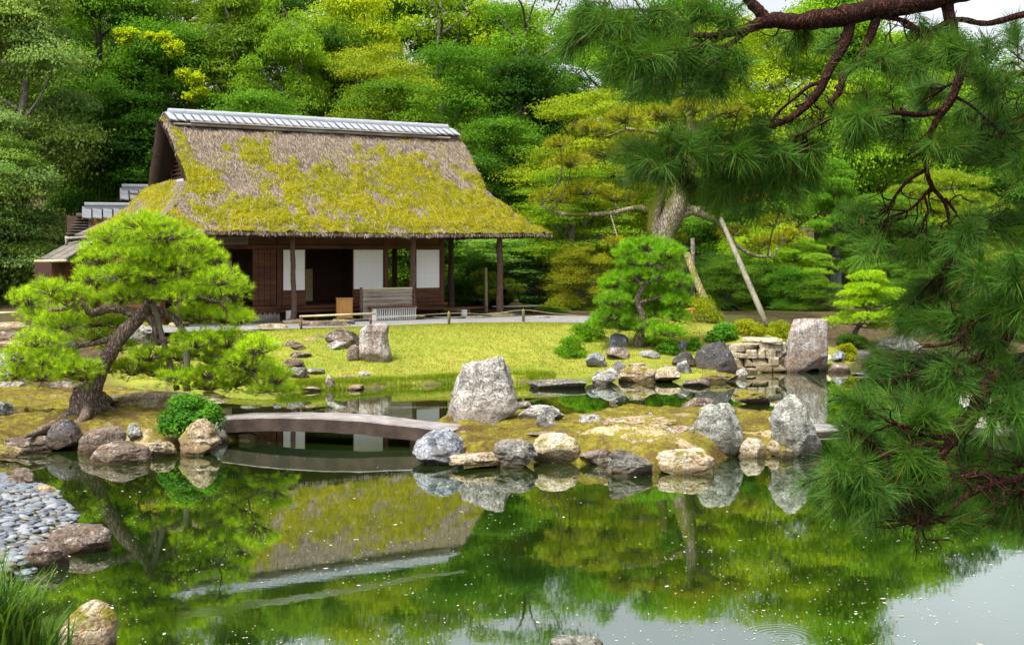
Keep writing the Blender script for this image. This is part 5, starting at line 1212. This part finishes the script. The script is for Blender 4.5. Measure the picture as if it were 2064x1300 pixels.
def roots(mb, base):
    for pts, rr in (([(165, 805), (150, 830), (120, 850), (85, 868), (50, 880)], [24, 15, 11, 8, 3]), ([(180, 815), (170, 842), (150, 862), (140, 878)], [14, 10, 6, 2]), ([(190, 815), (215, 825), (240, 838)], [22, 13, 6]), ([(170, 800), (158, 822), (148, 840)], [26, 16, 8]), ([(200, 800), (225, 812), (250, 822)], [14, 8, 3])):
        q = []
        for k, (x, y) in enumerate(pts):
            z = .50 - .10 * k if k < 2 else .32 - .02 * k
            q.append(G(x, y, max(z, .27)) if k else P(x, y, 21.8))
        mb.tube(np.array(q) - base, np.array(rr) * 21.5 / F, 8, 5, .25, 9)
pad_pine("pine_tree", "leaning old pine with bright green needle pads on the left islet",
  [(172, 845), (176, 815), (188, 780), (200, 748), (222, 708), (250, 672), (282, 638), (305, 605), (312, 570), (296, 530), (290, 490)], [38, 27, 20, 17, 16, 16, 14, 12, 11, 8, 5],
  [([(282, 640), (250, 625), (215, 622), (185, 632), (165, 610), (130, 622), (100, 625)], [10, 9, 10, 8, 7, 5, 3]),
   ([(290, 628), (315, 660), (312, 688), (340, 685), (370, 700), (392, 712), (440, 720), (500, 745)], [10, 9, 8, 7, 7, 6, 5, 3]),
   ([(312, 688), (290, 700), (280, 720), (278, 735)], [7, 5, 4, 3]),
   ([(305, 600), (350, 590), (400, 600), (440, 610)], [9, 7, 5, 3]),
   ([(310, 565), (350, 540), (400, 520)], [7, 5, 3]), ([(300, 545), (250, 535), (210, 530)], [7, 5, 3]),
   ([(300, 620), (350, 640), (380, 690), (375, 700)], [8, 7, 6, 5]),
   ([(250, 672), (200, 690), (150, 700), (90, 710)], [7, 5, 4, 2]),
   ([(215, 725), (208, 760), (196, 790)], [6, 7, 8])],
  [(290, 455, 62, 24), (335, 475, 66, 26), (235, 483, 58, 28), (392, 503, 52, 26), (200, 520, 46, 34), (285, 515, 74, 28), (425, 525, 38, 24), (350, 535, 66, 26), (190, 565, 40, 30), (440, 565, 50, 26), (250, 555, 60, 24),
   (470, 590, 38, 28), (420, 600, 62, 26), (370, 588, 56, 24), (488, 645, 30, 20), (450, 640, 58, 26), (395, 640, 56, 22), (300, 590, 60, 22),
   (58, 608, 40, 26), (105, 585, 52, 24), (150, 600, 46, 22), (85, 640, 54, 26), (195, 650, 66, 20), (245, 600, 50, 24), (125, 655, 60, 22), (190, 678, 48, 20), (240, 655, 40, 20),
   (85, 690, 58, 24), (45, 720, 46, 30), (105, 730, 56, 28), (150, 745, 52, 22), (30, 755, 40, 22), (85, 760, 44, 20), (165, 760, 44, 18),
   (265, 748, 52, 20), (325, 752, 56, 20), (395, 690, 52, 24), (460, 690, 56, 26), (520, 705, 46, 28), (430, 725, 62, 26), (510, 745, 58, 28), (555, 765, 36, 24), (355, 768, 46, 18), (470, 770, 60, 24), (215, 745, 36, 16), (420, 780, 50, 16), (575, 785, 26, 14), (300, 720, 44, 20), (360, 720, 40, 18), (490, 725, 50, 22), (420, 755, 54, 20), (540, 785, 40, 14), (240, 700, 36, 18), (300, 560, 60, 24, 21.2), (258, 592, 50, 22, 21.2), (345, 602, 50, 22, 21.2), (300, 525, 50, 22, 21.2)],
  21.8, 215, 24, .115, .0060, (.33, .56, .025), BARK, dj=.75, extra=roots, fill=(1.12, 1.25), seed=3, spread=(10, 75), twig=.009)
pad_pine("pine_tree", "bushy pruned pine with tiered bright needles on the mound right of the lawn",
  [(1288, 700), (1290, 668), (1296, 640), (1284, 605), (1300, 575), (1318, 560), (1305, 530)], [11, 9, 7, 6, 5, 4, 3],
  [([(1293, 650), (1255, 655), (1225, 650)], [6, 5, 3]), ([(1300, 572), (1265, 560), (1240, 570)], [6, 4, 2]), ([(1316, 562), (1345, 552), (1370, 560)], [5, 4, 2]), ([(1296, 650), (1330, 660), (1350, 668)], [6, 4, 2]), ([(1288, 610), (1330, 600), (1360, 600)], [5, 4, 2])],
  [(1305, 498, 56, 20), (1262, 515, 30, 22), (1350, 512, 36, 22), (1310, 530, 66, 18), (1300, 560, 78, 18), (1238, 572, 32, 18), (1368, 570, 28, 22), (1300, 598, 84, 20), (1236, 608, 38, 18), (1362, 610, 30, 20), (1300, 632, 76, 18), (1232, 640, 42, 16), (1362, 640, 32, 18), (1275, 658, 76, 16), (1345, 672, 44, 16), (1320, 692, 44, 12), (1215, 652, 26, 10)],
  GT(1288, 700)[1] + .1, 420, 24, .14, .009, (.17, .42, .018), BARK, dj=.5, fill=(1.10, 1.2), seed=5, spread=(10, 78), twig=.010)
# the big forked old pine and its boughs
pad_pine("pine_tree", "big old forked pine with mossy trunk behind the pruned pine",
  [(1335, 560, 41), (1338, 505, 41), (1345, 460, 41), (1362, 420, 41), (1380, 370, 41), (1392, 320, 41), (1395, 265, 41), (1390, 200, 41)], [26, 24, 23, 22, 19, 15, 11, 6],
  [([(1335, 500), (1318, 460), (1322, 420), (1335, 380), (1340, 330)], [15, 15, 13, 10, 6]), ([(1360, 440), (1400, 425), (1450, 415), (1490, 410), (1440, 392)], [9, 7, 5, 4, 2]),
   ([(1370, 410), (1420, 435), (1450, 450), (1480, 490), (1520, 515), (1560, 518)], [9, 8, 7, 5, 4, 2]), ([(1350, 450), (1290, 420), (1230, 430), (1140, 432), (1090, 415)], [8, 6, 5, 4, 2]), ([(1390, 300), (1330, 270), (1260, 260)], [7, 5, 3]), ([(1395, 260), (1450, 230), (1500, 220)], [7, 5, 3])],
  [(1120, 400, 56, 24), (1180, 385, 60, 24), (1240, 400, 52, 22), (1150, 330, 56, 24), (1220, 310, 60, 26), (1280, 290, 56, 24), (1190, 260, 50, 22), (1260, 240, 56, 24), (1330, 230, 50, 22), (1400, 220, 56, 26), (1470, 230, 50, 24), (1460, 390, 44, 20), (1510, 400, 44, 20), (1290, 350, 50, 22), (1420, 330, 50, 22), (1480, 470, 40, 16), (1540, 490, 44, 20), (1590, 480, 44, 24), (1560, 450, 40, 20), (1130, 290, 40, 18), (1360, 480, 36, 14), (1250, 490, 40, 16)],
  41, 190, 22, .19, .016, (.24, .30, .016), BARK_OLD, dj=1.2, seed=7, spread=(15, 85), twig=.018)
pad_pine("pine_tree", "young tied pine on a pale pole behind the corner post",
  [(980, 640), (978, 600), (984, 570), (975, 545)], [5, 4, 3, 2], [([(980, 590), (1010, 580), (1040, 585)], [3, 2, 1.5])],
  [(965, 552, 16, 8), (990, 556, 18, 8), (1015, 570, 22, 9), (1042, 586, 20, 9), (970, 585, 14, 7), (995, 590, 16, 7)], 43.5, 700, 18, .14, .014, (.24, .36, .02), BARK, dj=.3, seed=8, twig=.012, seg=8)

# ---- foreground pine: boughs hanging in from the right, trunk just outside the frame
D0 = 6.6
FG_B = [
 ([(2420, 60, 6.9), (2250, -50, 6.9), (2050, -55), (1940, -20), (1860, 2), (1760, 20), (1680, 35), (1600, 44), (1550, 42), (1505, 58), (1440, 72), (1370, 70)], [40, 32, 27, 25, 23, 22, 20, 18, 16, 11, 7, 4]),
 ([(1548, 44), (1525, 18), (1500, -8), (1480, -40)], [13, 12, 9, 8]),
 ([(1480, 62), (1420, 90), (1370, 105), (1330, 115)], [7, 6, 4, 3]), ([(1510, 60), (1470, 90), (1440, 95), (1400, 80)], [7, 5, 4, 3]),
 ([(1400, 72), (1350, 30), (1300, 22), (1250, 20)], [5, 5, 4, 2]),
 ([(1720, 32), (1702, 90), (1672, 140), (1650, 185), (1615, 222), (1575, 248), (1480, 275), (1390, 292), (1310, 330)], [11, 11, 10, 9, 8, 6, 6, 5, 3]),
 ([(1655, 165), (1625, 178), (1600, 200), (1570, 225), (1555, 245)], [4, 4, 3, 3, 2]),
 ([(1770, 30), (1752, 80), (1728, 125), (1703, 150), (1692, 185), (1676, 208), (1688, 230), (1650, 250), (1620, 270)], [9, 9, 8, 8, 7, 6, 5, 4, 2]),
 ([(1905, -15), (1915, 40), (1925, 80), (1940, 110), (1935, 150), (1918, 200), (1890, 240), (1868, 290), (1866, 330), (1878, 375), (1905, 410), (1915, 460), (1920, 520)], [13, 12, 11, 11, 10, 9, 7, 6, 5, 5, 4, 3, 2]),
 ([(1870, 340), (1830, 365), (1805, 395), (1790, 420), (1765, 440)], [4, 4, 3, 3, 2]), ([(1880, 375), (1858, 400), (1830, 425), (1790, 440), (1760, 470)], [4, 3, 3, 2, 2]),
 ([(1905, 400), (1920, 420), (1935, 440), (1960, 460)], [3, 3, 2, 2]), ([(1862, 390), (1870, 430), (1850, 470), (1860, 500)], [3, 2, 2, 1]),
 ([(1912, 215), (1860, 232), (1800, 228), (1740, 240), (1700, 235)], [6, 6, 5, 4, 2]), ([(1925, 195), (1960, 215), (2000, 250), (2064, 290)], [4, 3, 3, 2]),
 ([(1940, 150), (1990, 160), (2040, 150), (2120, 140)], [5, 5, 6, 7]), ([(2140, 20), (2064, 30), (1990, 48), (1930, 40), (1880, 60), (1855, 62), (1820, 42), (1775, 35)], [8, 7, 6, 6, 6, 5, 5, 5]),
 ([(1855, 62), (1840, 85), (1800, 100), (1760, 110)], [4, 3, 3, 2]),
 ([(2200, 480, 6.4), (2110, 530, 6.4), (2062, 575, 6.4), (2045, 640, 6.4), (2025, 690, 6.4), (1985, 715, 6.4), (1935, 738, 6.4), (1900, 742, 6.4)], [14, 13, 11, 11, 10, 8, 5, 3]),
 ([(2045, 625, 6.4), (2000, 640, 6.4), (1960, 650, 6.4), (1920, 690, 6.4), (1860, 700, 6.4)], [7, 6, 5, 4, 2]),
 ([(2300, 640, 6.3), (2150, 690, 6.3), (2064, 738, 6.3), (2015, 760, 6.3), (1985, 785, 6.3), (1968, 825, 6.3), (1940, 865, 6.3), (1915, 892, 6.3), (1895, 925, 6.3), (1862, 965, 6.3), (1835, 990, 6.3), (1790, 985, 6.3)], [26, 24, 21, 19, 17, 16, 15, 11, 6, 6, 5, 3]),
 ([(1925, 880, 6.3), (1880, 880, 6.3), (1830, 860, 6.3), (1790, 850, 6.3)], [7, 5, 4, 2]), ([(1900, 900, 6.3), (1850, 895, 6.3), (1780, 920, 6.3), (1720, 940, 6.3)], [6, 5, 4, 2]), ([(1835, 990, 6.3), (1848, 1020, 6.3), (1860, 1050, 6.3)], [4, 3, 2]),
 ([(2260, 900, 6.2), (2120, 945, 6.2), (2050, 965, 6.2), (1990, 980, 6.2), (1950, 1000, 6.2), (1915, 1030, 6.2)], [12, 10, 7, 6, 4, 2]), ([(2040, 968, 6.2), (1980, 955, 6.2), (1930, 960, 6.2)], [5, 4, 2]),
 ([(2240, 260, 6.8), (2140, 215, 6.8), (2064, 145, 6.8)], [12, 9, 6]),
]
FG_P = [(1180, 40, 50, 40), (1230, 60, 80, 45), (1300, 50, 80, 40), (1250, 120, 80, 40), (1330, 120, 90, 44), (1400, 140, 80, 40), (1290, 165, 70, 34), (1370, 180, 70, 30), (1450, 170, 60, 30), (1490, 120, 50, 30), (1400, 30, 60, 30), (1470, 20, 50, 24), (1620, 80, 50, 30), (1590, 95, 40, 22), (1680, 90, 40, 22), (1150, 90, 30, 30),
 (1290, 300, 60, 40), (1350, 300, 80, 44), (1440, 300, 90, 44), (1530, 310, 90, 50), (1610, 320, 66, 50), (1300, 350, 56, 34), (1380, 360, 70, 40), (1480, 370, 80, 44), (1570, 380, 70, 40), (1640, 360, 36, 36), (1440, 410, 50, 26), (1540, 420, 56, 26),
 (1740, 230, 60, 40), (1800, 250, 66, 36), (1870, 190, 70, 40), (1960, 230, 80, 50), (1850, 130, 70, 34), (2010, 160, 60, 50), (1960, 90, 70, 34), (2030, 60, 44, 30), (2040, 250, 50, 50), (1920, 290, 60, 34), (1990, 310, 60, 34), (1780, 120, 56, 26), (1720, 280, 40, 30), (1880, 60, 60, 26), (2045, 350, 40, 36),
 (1770, 460, 60, 36), (1820, 490, 64, 32), (1880, 500, 60, 30), (1935, 480, 56, 34), (1760, 500, 44, 24), (1850, 520, 50, 22), (1970, 440, 40, 26), (1740, 430, 36, 24),
 (2010, 540, 80, 44), (1940, 580, 80, 42), (1870, 600, 70, 36), (1820, 630, 56, 30), (1990, 610, 70, 36), (1900, 650, 80, 34), (2040, 600, 40, 50), (1960, 680, 60, 24), (1840, 670, 44, 22),
 (1800, 730, 70, 44), (1870, 730, 80, 44), (1760, 770, 60, 44), (1840, 780, 80, 44), (1930, 770, 60, 34), (1720, 810, 44, 34), (1790, 820, 70, 36), (1870, 830, 60, 30),
 (1740, 870, 66, 40), (1810, 890, 80, 44), (1700, 930, 66, 40), (1770, 950, 80, 44), (1860, 930, 70, 40), (1660, 970, 50, 34), (1730, 1000, 76, 36), (1810, 1010, 80, 36), (1890, 990, 76, 40), (1960, 960, 60, 34), (1850, 1050, 76, 30), (1770, 1050, 60, 24), (1930, 1040, 60, 30), (1640, 1000, 34, 24), (1690, 1030, 40, 20),
 (2040, 790, 40, 50), (2020, 850, 56, 40), (2045, 910, 36, 40), (1990, 920, 56, 30), (2030, 1000, 50, 40), (2050, 1050, 40, 44), (1990, 1060, 56, 30), (2030, 700, 36, 30), (2046, 470, 36, 50), (2040, 540, 40, 40), (2045, 300, 40, 40), (2040, 980, 40, 40), (1950, 900, 60, 34)]
pad_pine("pine_tree", "dark green pine with red-barked boughs hanging over the pond in the right foreground",
  [(2560, 1500, 6.9), (2540, 1100, 6.9), (2500, 700, 6.9), (2450, 300, 6.9), (2400, 0, 6.9), (2380, -300, 6.9)], [75, 66, 58, 50, 42, 34], FG_B, FG_P, D0, 9.5, 54, .16, .0025, (.062, .175, .032), BARK_RED, dj=.55, seed=12, spread=(10, 68), twig=.0055, droop=.16, fan=True, wob=.16)

# ------------------------------------------------------------------ shrubs
def shrub(label, px, base, wpx, top, col, z, kind='leaf', name="shrub", L=.055, n=5200, seed=0, group=None, cat="shrub", d=None):
    r = np.random.default_rng(seed + 400); g = G(px, base, z) if d is None else P(px, base, d)
    if g[1] > 27.6 and d is None:
        q_ = GT(px, base)
        if q_ is not None: g = q_; z = float(g[2]) - .03
    w_ = wpx * g[1] / F; zt = CH - (top - HY) / F * g[1]; h = zt - z
    c0 = v3(g[0], g[1] + w_ * .35, z); nc = 34; dd = on_ball(nc, r, 1.0); ctr = dd * v3(w_ * .36, w_ * .30, h * .72) + v3(0, 0, h * .08); cr = r.uniform(.16, .26, nc) * min(w_, h * 1.6)
    ctr = ctr * r.uniform(.78, 1.16, (nc, 1)); k = r.integers(0, nc, n); dv = on_ball(n, r, .7); pos = ctr[k] + dv * cr[k][:, None] * v3(1, 1, .8) * r.uniform(.5, 1, (n, 1)) ** .5; pos[:, 2] = np.maximum(pos[:, 2], .01)
    tone = r.random(nc)[k] * .5 + r.random(n) * .5; V, f, rn = leaves(pos, dv + v3(0, 0, .5), L, L * .5, r, tone)
    t = thing(name, label, cat, c0, 0, group); link("foliage", mesh("foliage", V, [f], LEAF, False, {'rnd': rn}), t, color=col)
    mb = MB()
    for i in range(9): mb.tube([(r.normal() * .04, r.normal() * .04, -.1), ctr[i] * .5, ctr[i]], [.02, .014, .006], 5, 3)
    mb.build("stems", BARK_GREY, t, smooth=True); return t
AZ = (.14, .33, .018)
shrub("round bright azalea at the edge of the lawn below the pruned pine, upper one", 1186, 690, 72, 647, AZ, .62, seed=1)
shrub("round bright azalea lower on the lawn edge beside the pale-blue boulder", 1154, 724, 70, 682, AZ, .42, seed=2)
shrub("glossy leafy shrub above the charcoal boulder", 1458, 692, 60, 652, (.08, .27, .03), .6, seed=3, L=.10, n=2600)
shrub("wide yellow-green clipped bush with red stakes behind the pruned pine", 1418, 652, 80, 592, (.24, .32, .022), .95, seed=4)
shrub("low yellow-green hedge left of the tall slab rock, left half", 1515, 678, 82, 642, (.29, .36, .014), .85, seed=5)
shrub("low yellow-green hedge left of the tall slab rock, right half", 1575, 682, 60, 650, (.25, .34, .014), .85, seed=6)
shrub("small leafy shrub tucked above the dark sunk rock", 1400, 708, 32, 682, (.09, .28, .02), .5, seed=7, n=1800)
shrub("dark leafy shrub under the pruned pine's right skirt", 1350, 716, 52, 686, (.08, .24, .02), .45, seed=8, n=2600)
shrub("yellow clipped ball shrub right of the tall slab rock", 1710, 728, 44, 692, (.28, .34, .012), .3, seed=9, n=3000)
shrub("dark green low shrub left of the broad pale rock", 1725, 705, 74, 674, (.05, .13, .016), .4, seed=10)
shrub("lush small-leaved bush growing on the rocks at the bridge's left end", 376, 880, 130, 802, (.085, .27, .035), .24, seed=11, L=.08, n=4600)
shrub("tuft of ferns at the right edge of the stone wall", 1583, 705, 20, 680, (.15, .2, .02), .6, seed=12, n=700)

# support props of the trees
def prop(pts, r0, mat, label, name="support_pole"):
    q = np.array([P(*p) for p in pts]); mb = MB(); mb.tube(q - q[0], r0, 10, 3, .08, 5); return tag(mb.build(name, mat, None, True, q[0]), label, "support pole")
prop([(1443, 648, 39), (1410, 580, 39.5), (1384, 512, 40.2)], [.125, .12, .11], POLE_MOSS, "thick mossy leaning prop under the big forked pine")
prop([(1546, 656, 38.5), (1498, 545, 39.5), (1452, 440, 40.6)], [.095, .09, .075], POLE_GREY, "long grey leaning prop holding a pine limb")
prop([(1397, 640, 44), (1396, 480, 44)], [.07, .07], BARK_GREY, "dark straight pole behind the mossy prop")
prop([(357, 786, 21.9), (330, 690, 21.8), (309, 612, 21.7)], [.055, .052, .045], POLE_GREY, "grey slanting prop leaning against the islet pine")
prop([(377, 788, 21.6), (376, 698, 21.6)], [.062, .06], POLE_GREY, "upright bamboo prop under the islet pine's right limb")
prop([(981, 641, 43.2), (979, 540, 43.2)], [.055, .05], BAMBOO, "pale upright pole tied to the young pine")
# red stake rail near the clipped bush
mb = MB(); a = P(1375, 625, 37.5); mb.tube([(0, 0, 0), P(1402, 623, 37.5) - a], .03, 8); mb.tube([P(1394, 622, 37.5) - a, P(1394, 642, 37.5) - a], .025, 8)
tag(mb.build("wood_stake", BOXW, None, True, a), "small reddish wooden stake rail beside the clipped bush", "stake")
mb = MB(); a = P(-20, 631, 32); mb.tube([(0, 0, 0), P(36, 630, 32) - a], .03, 8); mb.tube([P(-10, 631, 32) - a, P(-10, 655, 32) - a], .03, 8)
tag(mb.build("bamboo_rail", BAMBOO, None, True, a), "bamboo rail across the steps at the left edge", "rail")

# stone lantern
ln = thing("stone_lantern", "low stone lantern with mossy umbrella roof among the shrubs", "lantern", P(1040, 641, 42.5)); lz = lambda y: (641 - y) / F * 42.5
def lathe(mb, prof, seg=18):
    a = np.arange(seg) * 2 * math.pi / seg; V = np.array([(r_ * math.cos(t), r_ * math.sin(t), z) for r_, z in prof for t in a]); n = len(prof)
    i = np.arange(n - 1)[:, None] * seg; j = np.arange(seg)[None]; k_ = (j + 1) % seg
    mb.add(V, [np.stack((i + j, i + k_, i + seg + k_, i + seg + j), -1).reshape(-1, 4)])
mb = MB(); lathe(mb, [(.0, .38), (.24, .38), (.36, .36), (.38, .39), (.25, .47), (.12, .54), (.07, .56), (.0, .57)]); mb.build("lantern_roof", ROCK['moss'], ln, smooth=True)
mb = MB(); lathe(mb, [(0, .55), (.09, .56), (.10, .60), (.05, .65), (0, .66)]); mb.build("finial", ROCK['grey'], ln, smooth=True)
mb = MB(); mb.box((-.14, -.14, .17), (.14, .14, .37)); mb.build("fire_box", ROCK['grey'], ln)
mb = MB(); lathe(mb, [(.14, -.1), (.15, .08), (.22, .10), (.22, .165), (0, .166)]); mb.build("pedestal", ROCK['grey'], ln, smooth=True)

# ------------------------------------------------------------------ grass, pebbles, floating leaves
def blades(pos, h, w_, rng, lean=.35):
    n = len(pos); d = norm(np.stack((rng.normal(size=n) * lean, rng.normal(size=n) * lean, np.ones(n)), -1)); s_ = norm(np.cross(d, rng.normal(size=(n, 3)))); H_ = h * rng.uniform(.5, 1.2, (n, 1))
    V = np.stack((pos - s_ * w_ / 2, pos + s_ * w_ / 2, pos + d * H_), 1).reshape(-1, 3); return V, np.arange(3 * n).reshape(n, 3), np.repeat(rng.random(n), 3)
r = np.random.default_rng(19)
x = r.uniform(-13, 8, 260000); y = r.uniform(27.5, 40, 260000); sd = psd(FAR, x, y); pths = psd(np.array([p[:2] for p in pth]), x, y)
kp = (sd > .05) & (pths < -.05) & (r.random(len(x)) < sstep(6.5, 5.2, x + .8 * fbm(np.c_[x, y, 0 * x] * .5, 3, 9)) * sstep(-11.0, -9.6, x + (y - 33) * .18)) & (y < 39)
x, y = x[kp], y[kp]; V, f, rn = blades(np.stack((x, y, height(x, y) - .005), -1), .05, .014, r, .7)
tag(link("lawn_grass", mesh("lawn_grass", V, [f], GRASS, False, {'rnd': rn}), color=(.27, .30, .045)), "short yellow-green lawn before the house", "grass", kind='stuff')
P2 = []
for (a, b_) in zip(shore_px[6:14], shore_px[7:15]):
    t = r.uniform(0, 1, 1500); q = np.array([G(a[0] + (b_[0] - a[0]) * s_, a[1] + (b_[1] - a[1]) * s_) for s_ in t]); q[:, 1] += r.uniform(-.12, .35, len(t)); q[:, 2] = np.maximum(height(q[:, 0], q[:, 1]), .0) + .0; P2.append(q)
V, f, rn = blades(np.concatenate(P2), .13, .010, r, .35)
tag(link("bank_grass", mesh("bank_grass", V, [f], GRASS, False, {'rnd': rn}), color=(.21, .31, .02)), "taller fresh green grass fringe along the lawn's shore", "grass", kind='stuff')
# moss on the thatch and tufts on the islets
def moss_tufts():
    r = np.random.default_rng(9); out = []
    for V0, mo in ((slope(True)[0], slope(True)[2]), (hip(True)[0], hip(True)[2])):
        br = mo + .25 * fbm(V0 * 9, 3, 71); k = np.nonzero(br > .52)[0]; i = r.choice(k, min(42000 if len(V0) > 20000 else 9000, len(k) * 4)); out.append(V0[i] + r.normal(size=(len(i), 3)) * v3(.03, .02, .02))
    p = np.concatenate(out); n = len(p); nr = norm(v3(0, -1, 1.05) + r.normal(size=(n, 3)) * .5); tn = .5 + .4 * fbm(p * 2.2, 3, 73) + r.normal(size=n) * .15
    return leaves(p + nr * r.uniform(.0, .035, (n, 1)), nr, .035, .028, r, tn)
V, f, rn = moss_tufts(); tag(link("moss", mesh("moss", V, [f], GRASS, False, {'rnd': rn}), roof, color=(.34, .345, .012)), kind='stuff')
for (X_, Y_, Z_, sd_, nm) in RELIEF:
    k = np.nonzero((sd_.ravel() > -.06) & (fbm(np.stack((X_, Y_, 0 * X_), -1).reshape(-1, 3) * 1.4, 3, 91) > -.32))[0]; i = r.choice(k, 36000); st_ = X_[1, 0] - X_[0, 0]
    p = np.stack((X_.ravel()[i], Y_.ravel()[i], Z_.ravel()[i] - .004), -1) + r.uniform(-.5, .5, (len(i), 3)) * v3(st_, st_, 0); V, f, rn = blades(p, .028, .012, r, .9)
    tag(link("moss_tufts", mesh("moss_tufts", V, [f], GRASS, False, {'rnd': np.clip(rn * .6 + .3 + .3 * np.repeat(fbm(p * 1.7, 3, 93), 3), 0, 1)}), color=(.21, .215, .03)), "yellow-green moss over the " + nm, "moss", kind='stuff')
# foreground grass at the lower left
def clump(px, py, d, n, h, col, label):
    c = P(px, py, d); rr = np.random.default_rng(int(px + 500)); g = thing("grass_clump", label, "grass clump", c); nseg = 5; V = []; Fc = []; rn = []
    for i in range(n):
        a = rr.uniform(0, 6.28); L = h * rr.uniform(.6, 1.1); b0 = v3(rr.normal() * .10, rr.normal() * .10, 0); out = v3(math.cos(a), math.sin(a), 0); ln_ = rr.uniform(.2, .75); w_ = rr.uniform(.006, .012); sd_ = v3(-out[1], out[0], 0); tone = rr.random(); base_i = len(V)
        for k_ in range(nseg + 1):
            t = k_ / nseg; p = b0 + out * L * ln_ * t ** 1.6 + v3(0, 0, L * (t - .35 * ln_ * t * t)); ww = w_ * (1 - t) ** .6 + .0006; V += [p - sd_ * ww, p + sd_ * ww]; rn += [tone, tone]
        for k_ in range(nseg): q = base_i + 2 * k_; Fc.append((q, q + 1, q + 3, q + 2))
    link("blades", mesh("blades", np.array(V), [np.array(Fc)], GRASS, False, {'rnd': rn}), g, color=col)
clump(10, 1330, 7.4, 260, .55, (.10, .21, .04), "clump of long arching grass in the lower left corner")
clump(70, 1360, 7.6, 130, .42, (.08, .20, .03), "smaller arching grass tuft beside the lower left corner clump")
clump(-40, 1300, 7.2, 200, .60, (.085, .2, .03), "grass clump cut by the left picture edge at the bottom")

# pebble beach
def pebble_mat():
    m, t, b = new_mat("beach_pebble"); q = N(t); oi = q.n("ShaderNodeObjectInfo"); p = q.coord('Object'); nz = q.noise(p, 30, 5)
    q.l(q.mix(.5, oi.outputs['Color'], q.mix(q.ramp(nz, .3, .7), (.7, .7, .7), (1.15, 1.15, 1.15)), 'MULTIPLY'), b.inputs['Base Color']); b.inputs['Roughness'].default_value = .6; return m
PEB = pebble_mat()
def peb_mesh(seed):
    a = np.linspace(0, math.pi, 9); ph = np.arange(14) * 2 * math.pi / 14; V = np.array([(math.sin(t) * math.cos(u), math.sin(t) * math.sin(u), math.cos(t)) for t in a for u in ph]); V = V * (1 + .13 * fbm(V * 1.3 + seed * 5, 2, seed))[:, None] * v3(1, .72, .34)
    i = np.arange(8)[:, None] * 14; j = np.arange(14)[None]; k_ = (j + 1) % 14; return mesh("pebble", V, [np.stack((i + j, i + 14 + j, i + 14 + k_, i + k_), -1).reshape(-1, 4)], PEB, True)
PM = [peb_mesh(s_) for s_ in range(6)]; r = np.random.default_rng(23); cand = []
bp = np.array([q[:2] for q in BEACH])
for gx in np.arange(-7.4, -3.6, .088):
    for gy in np.arange(11.0, 17.5, .105):
        x = gx + r.uniform(-.045, .045); y = gy + r.uniform(-.05, .05); cand.append((x, y))
cand = np.array(cand); sd = psd(bp, cand[:, 0], cand[:, 1]); cand = cand[sd > -.04]; hh = height(cand[:, 0], cand[:, 1])
px = CX + cand[:, 0] / cand[:, 1] * F; py = HY + (CH - hh) / cand[:, 1] * F; vis = (px > -60) & (py < 1250); cand, hh, px, py = cand[vis], hh[vis], px[vis], py[vis]
order = np.argsort(-(py + 0 * px) - (px > 0) * 1000); greys = [(.075, .095, .12), (.12, .14, .17), (.16, .178, .205), (.10, .112, .13), (.19, .182, .165), (.15, .14, .12), (.06, .068, .082), (.22, .235, .255)]
rest = []
for n, i in enumerate(order):
    sz = r.uniform(.045, .085); args = ((cand[i, 0], cand[i, 1], max(hh[i], .0) + sz * .20), (r.normal() * .16, r.normal() * .16, r.uniform(-.6, .6)), (sz, sz, sz))
    if n < 300:
        o = link("pebble", PM[n % 6], None, *args, color=greys[int(r.integers(8))]); tag(o, "smooth flat grey cobble lying among others on the left beach", "pebble", "cobbles of the left beach")
    else: rest.append(args)
if rest:
    mb = MB(); bv = np.empty(len(PM[0].vertices) * 3, np.float32); PM[0].vertices.foreach_get("co", bv); bv = bv.reshape(-1, 3); bf = np.array([tuple(p_.vertices) for p_ in PM[0].polygons])
    for (l_, e_, s_) in rest:
        M_ = np.array(Matrix.LocRotScale(Vector(l_), __import__('mathutils').Euler(e_), Vector(s_))); mb.add(bv @ M_[:3, :3].T + M_[:3, 3], [bf])
    tag(mb.build("cobbles", PEB, None, True, color=(.125, .14, .165)), "smaller grey cobbles covering the rest of the beach", "pebbles", kind='stuff')

# floating petals and leaf bits
r = np.random.default_rng(31); n = 3600; py_ = HY + 240 + 560 * r.random(n) ** .8; pxx = r.uniform(0, 2064, n); q = np.array([G(a, b_) for a, b_ in zip(pxx, py_)])
cl = fbm(np.c_[q[:, :2] * .8, 0 * pxx], 3, 77); keep = cl + r.random(n) * .8 > .3; q = q[keep]; n = len(q); sz = r.uniform(.005, .014, n) * np.where(r.random(n) < .06, 2.6, 1); a = r.uniform(0, 6.28, n)
u1 = np.stack((np.cos(a), np.sin(a), 0 * a), -1); u2 = np.stack((-np.sin(a), np.cos(a), 0 * a), -1); q[:, 2] = .004
V = np.stack((q - u1 * sz[:, None], q + u2 * sz[:, None] * .5, q + u1 * sz[:, None], q - u2 * sz[:, None] * .5), 1).reshape(-1, 3)
def petal_mat():
    m, t, b = new_mat("floating_leaf_bits"); q = N(t); rr = q.attr('rnd'); col = q.mix(q.ramp(rr, 0, 1), (.40, .33, .2), (.8, .78, .68)); q.l(col, b.inputs['Base Color']); b.inputs['Roughness'].default_value = .7; return m
tag(link("floating_leaves", mesh("floating_leaves", V, [np.arange(4 * n).reshape(n, 4)], petal_mat(), False, {'rnd': np.repeat(r.random(n), 4)})), "scattered pale leaf bits floating on the pond", "floating leaves", kind='stuff')
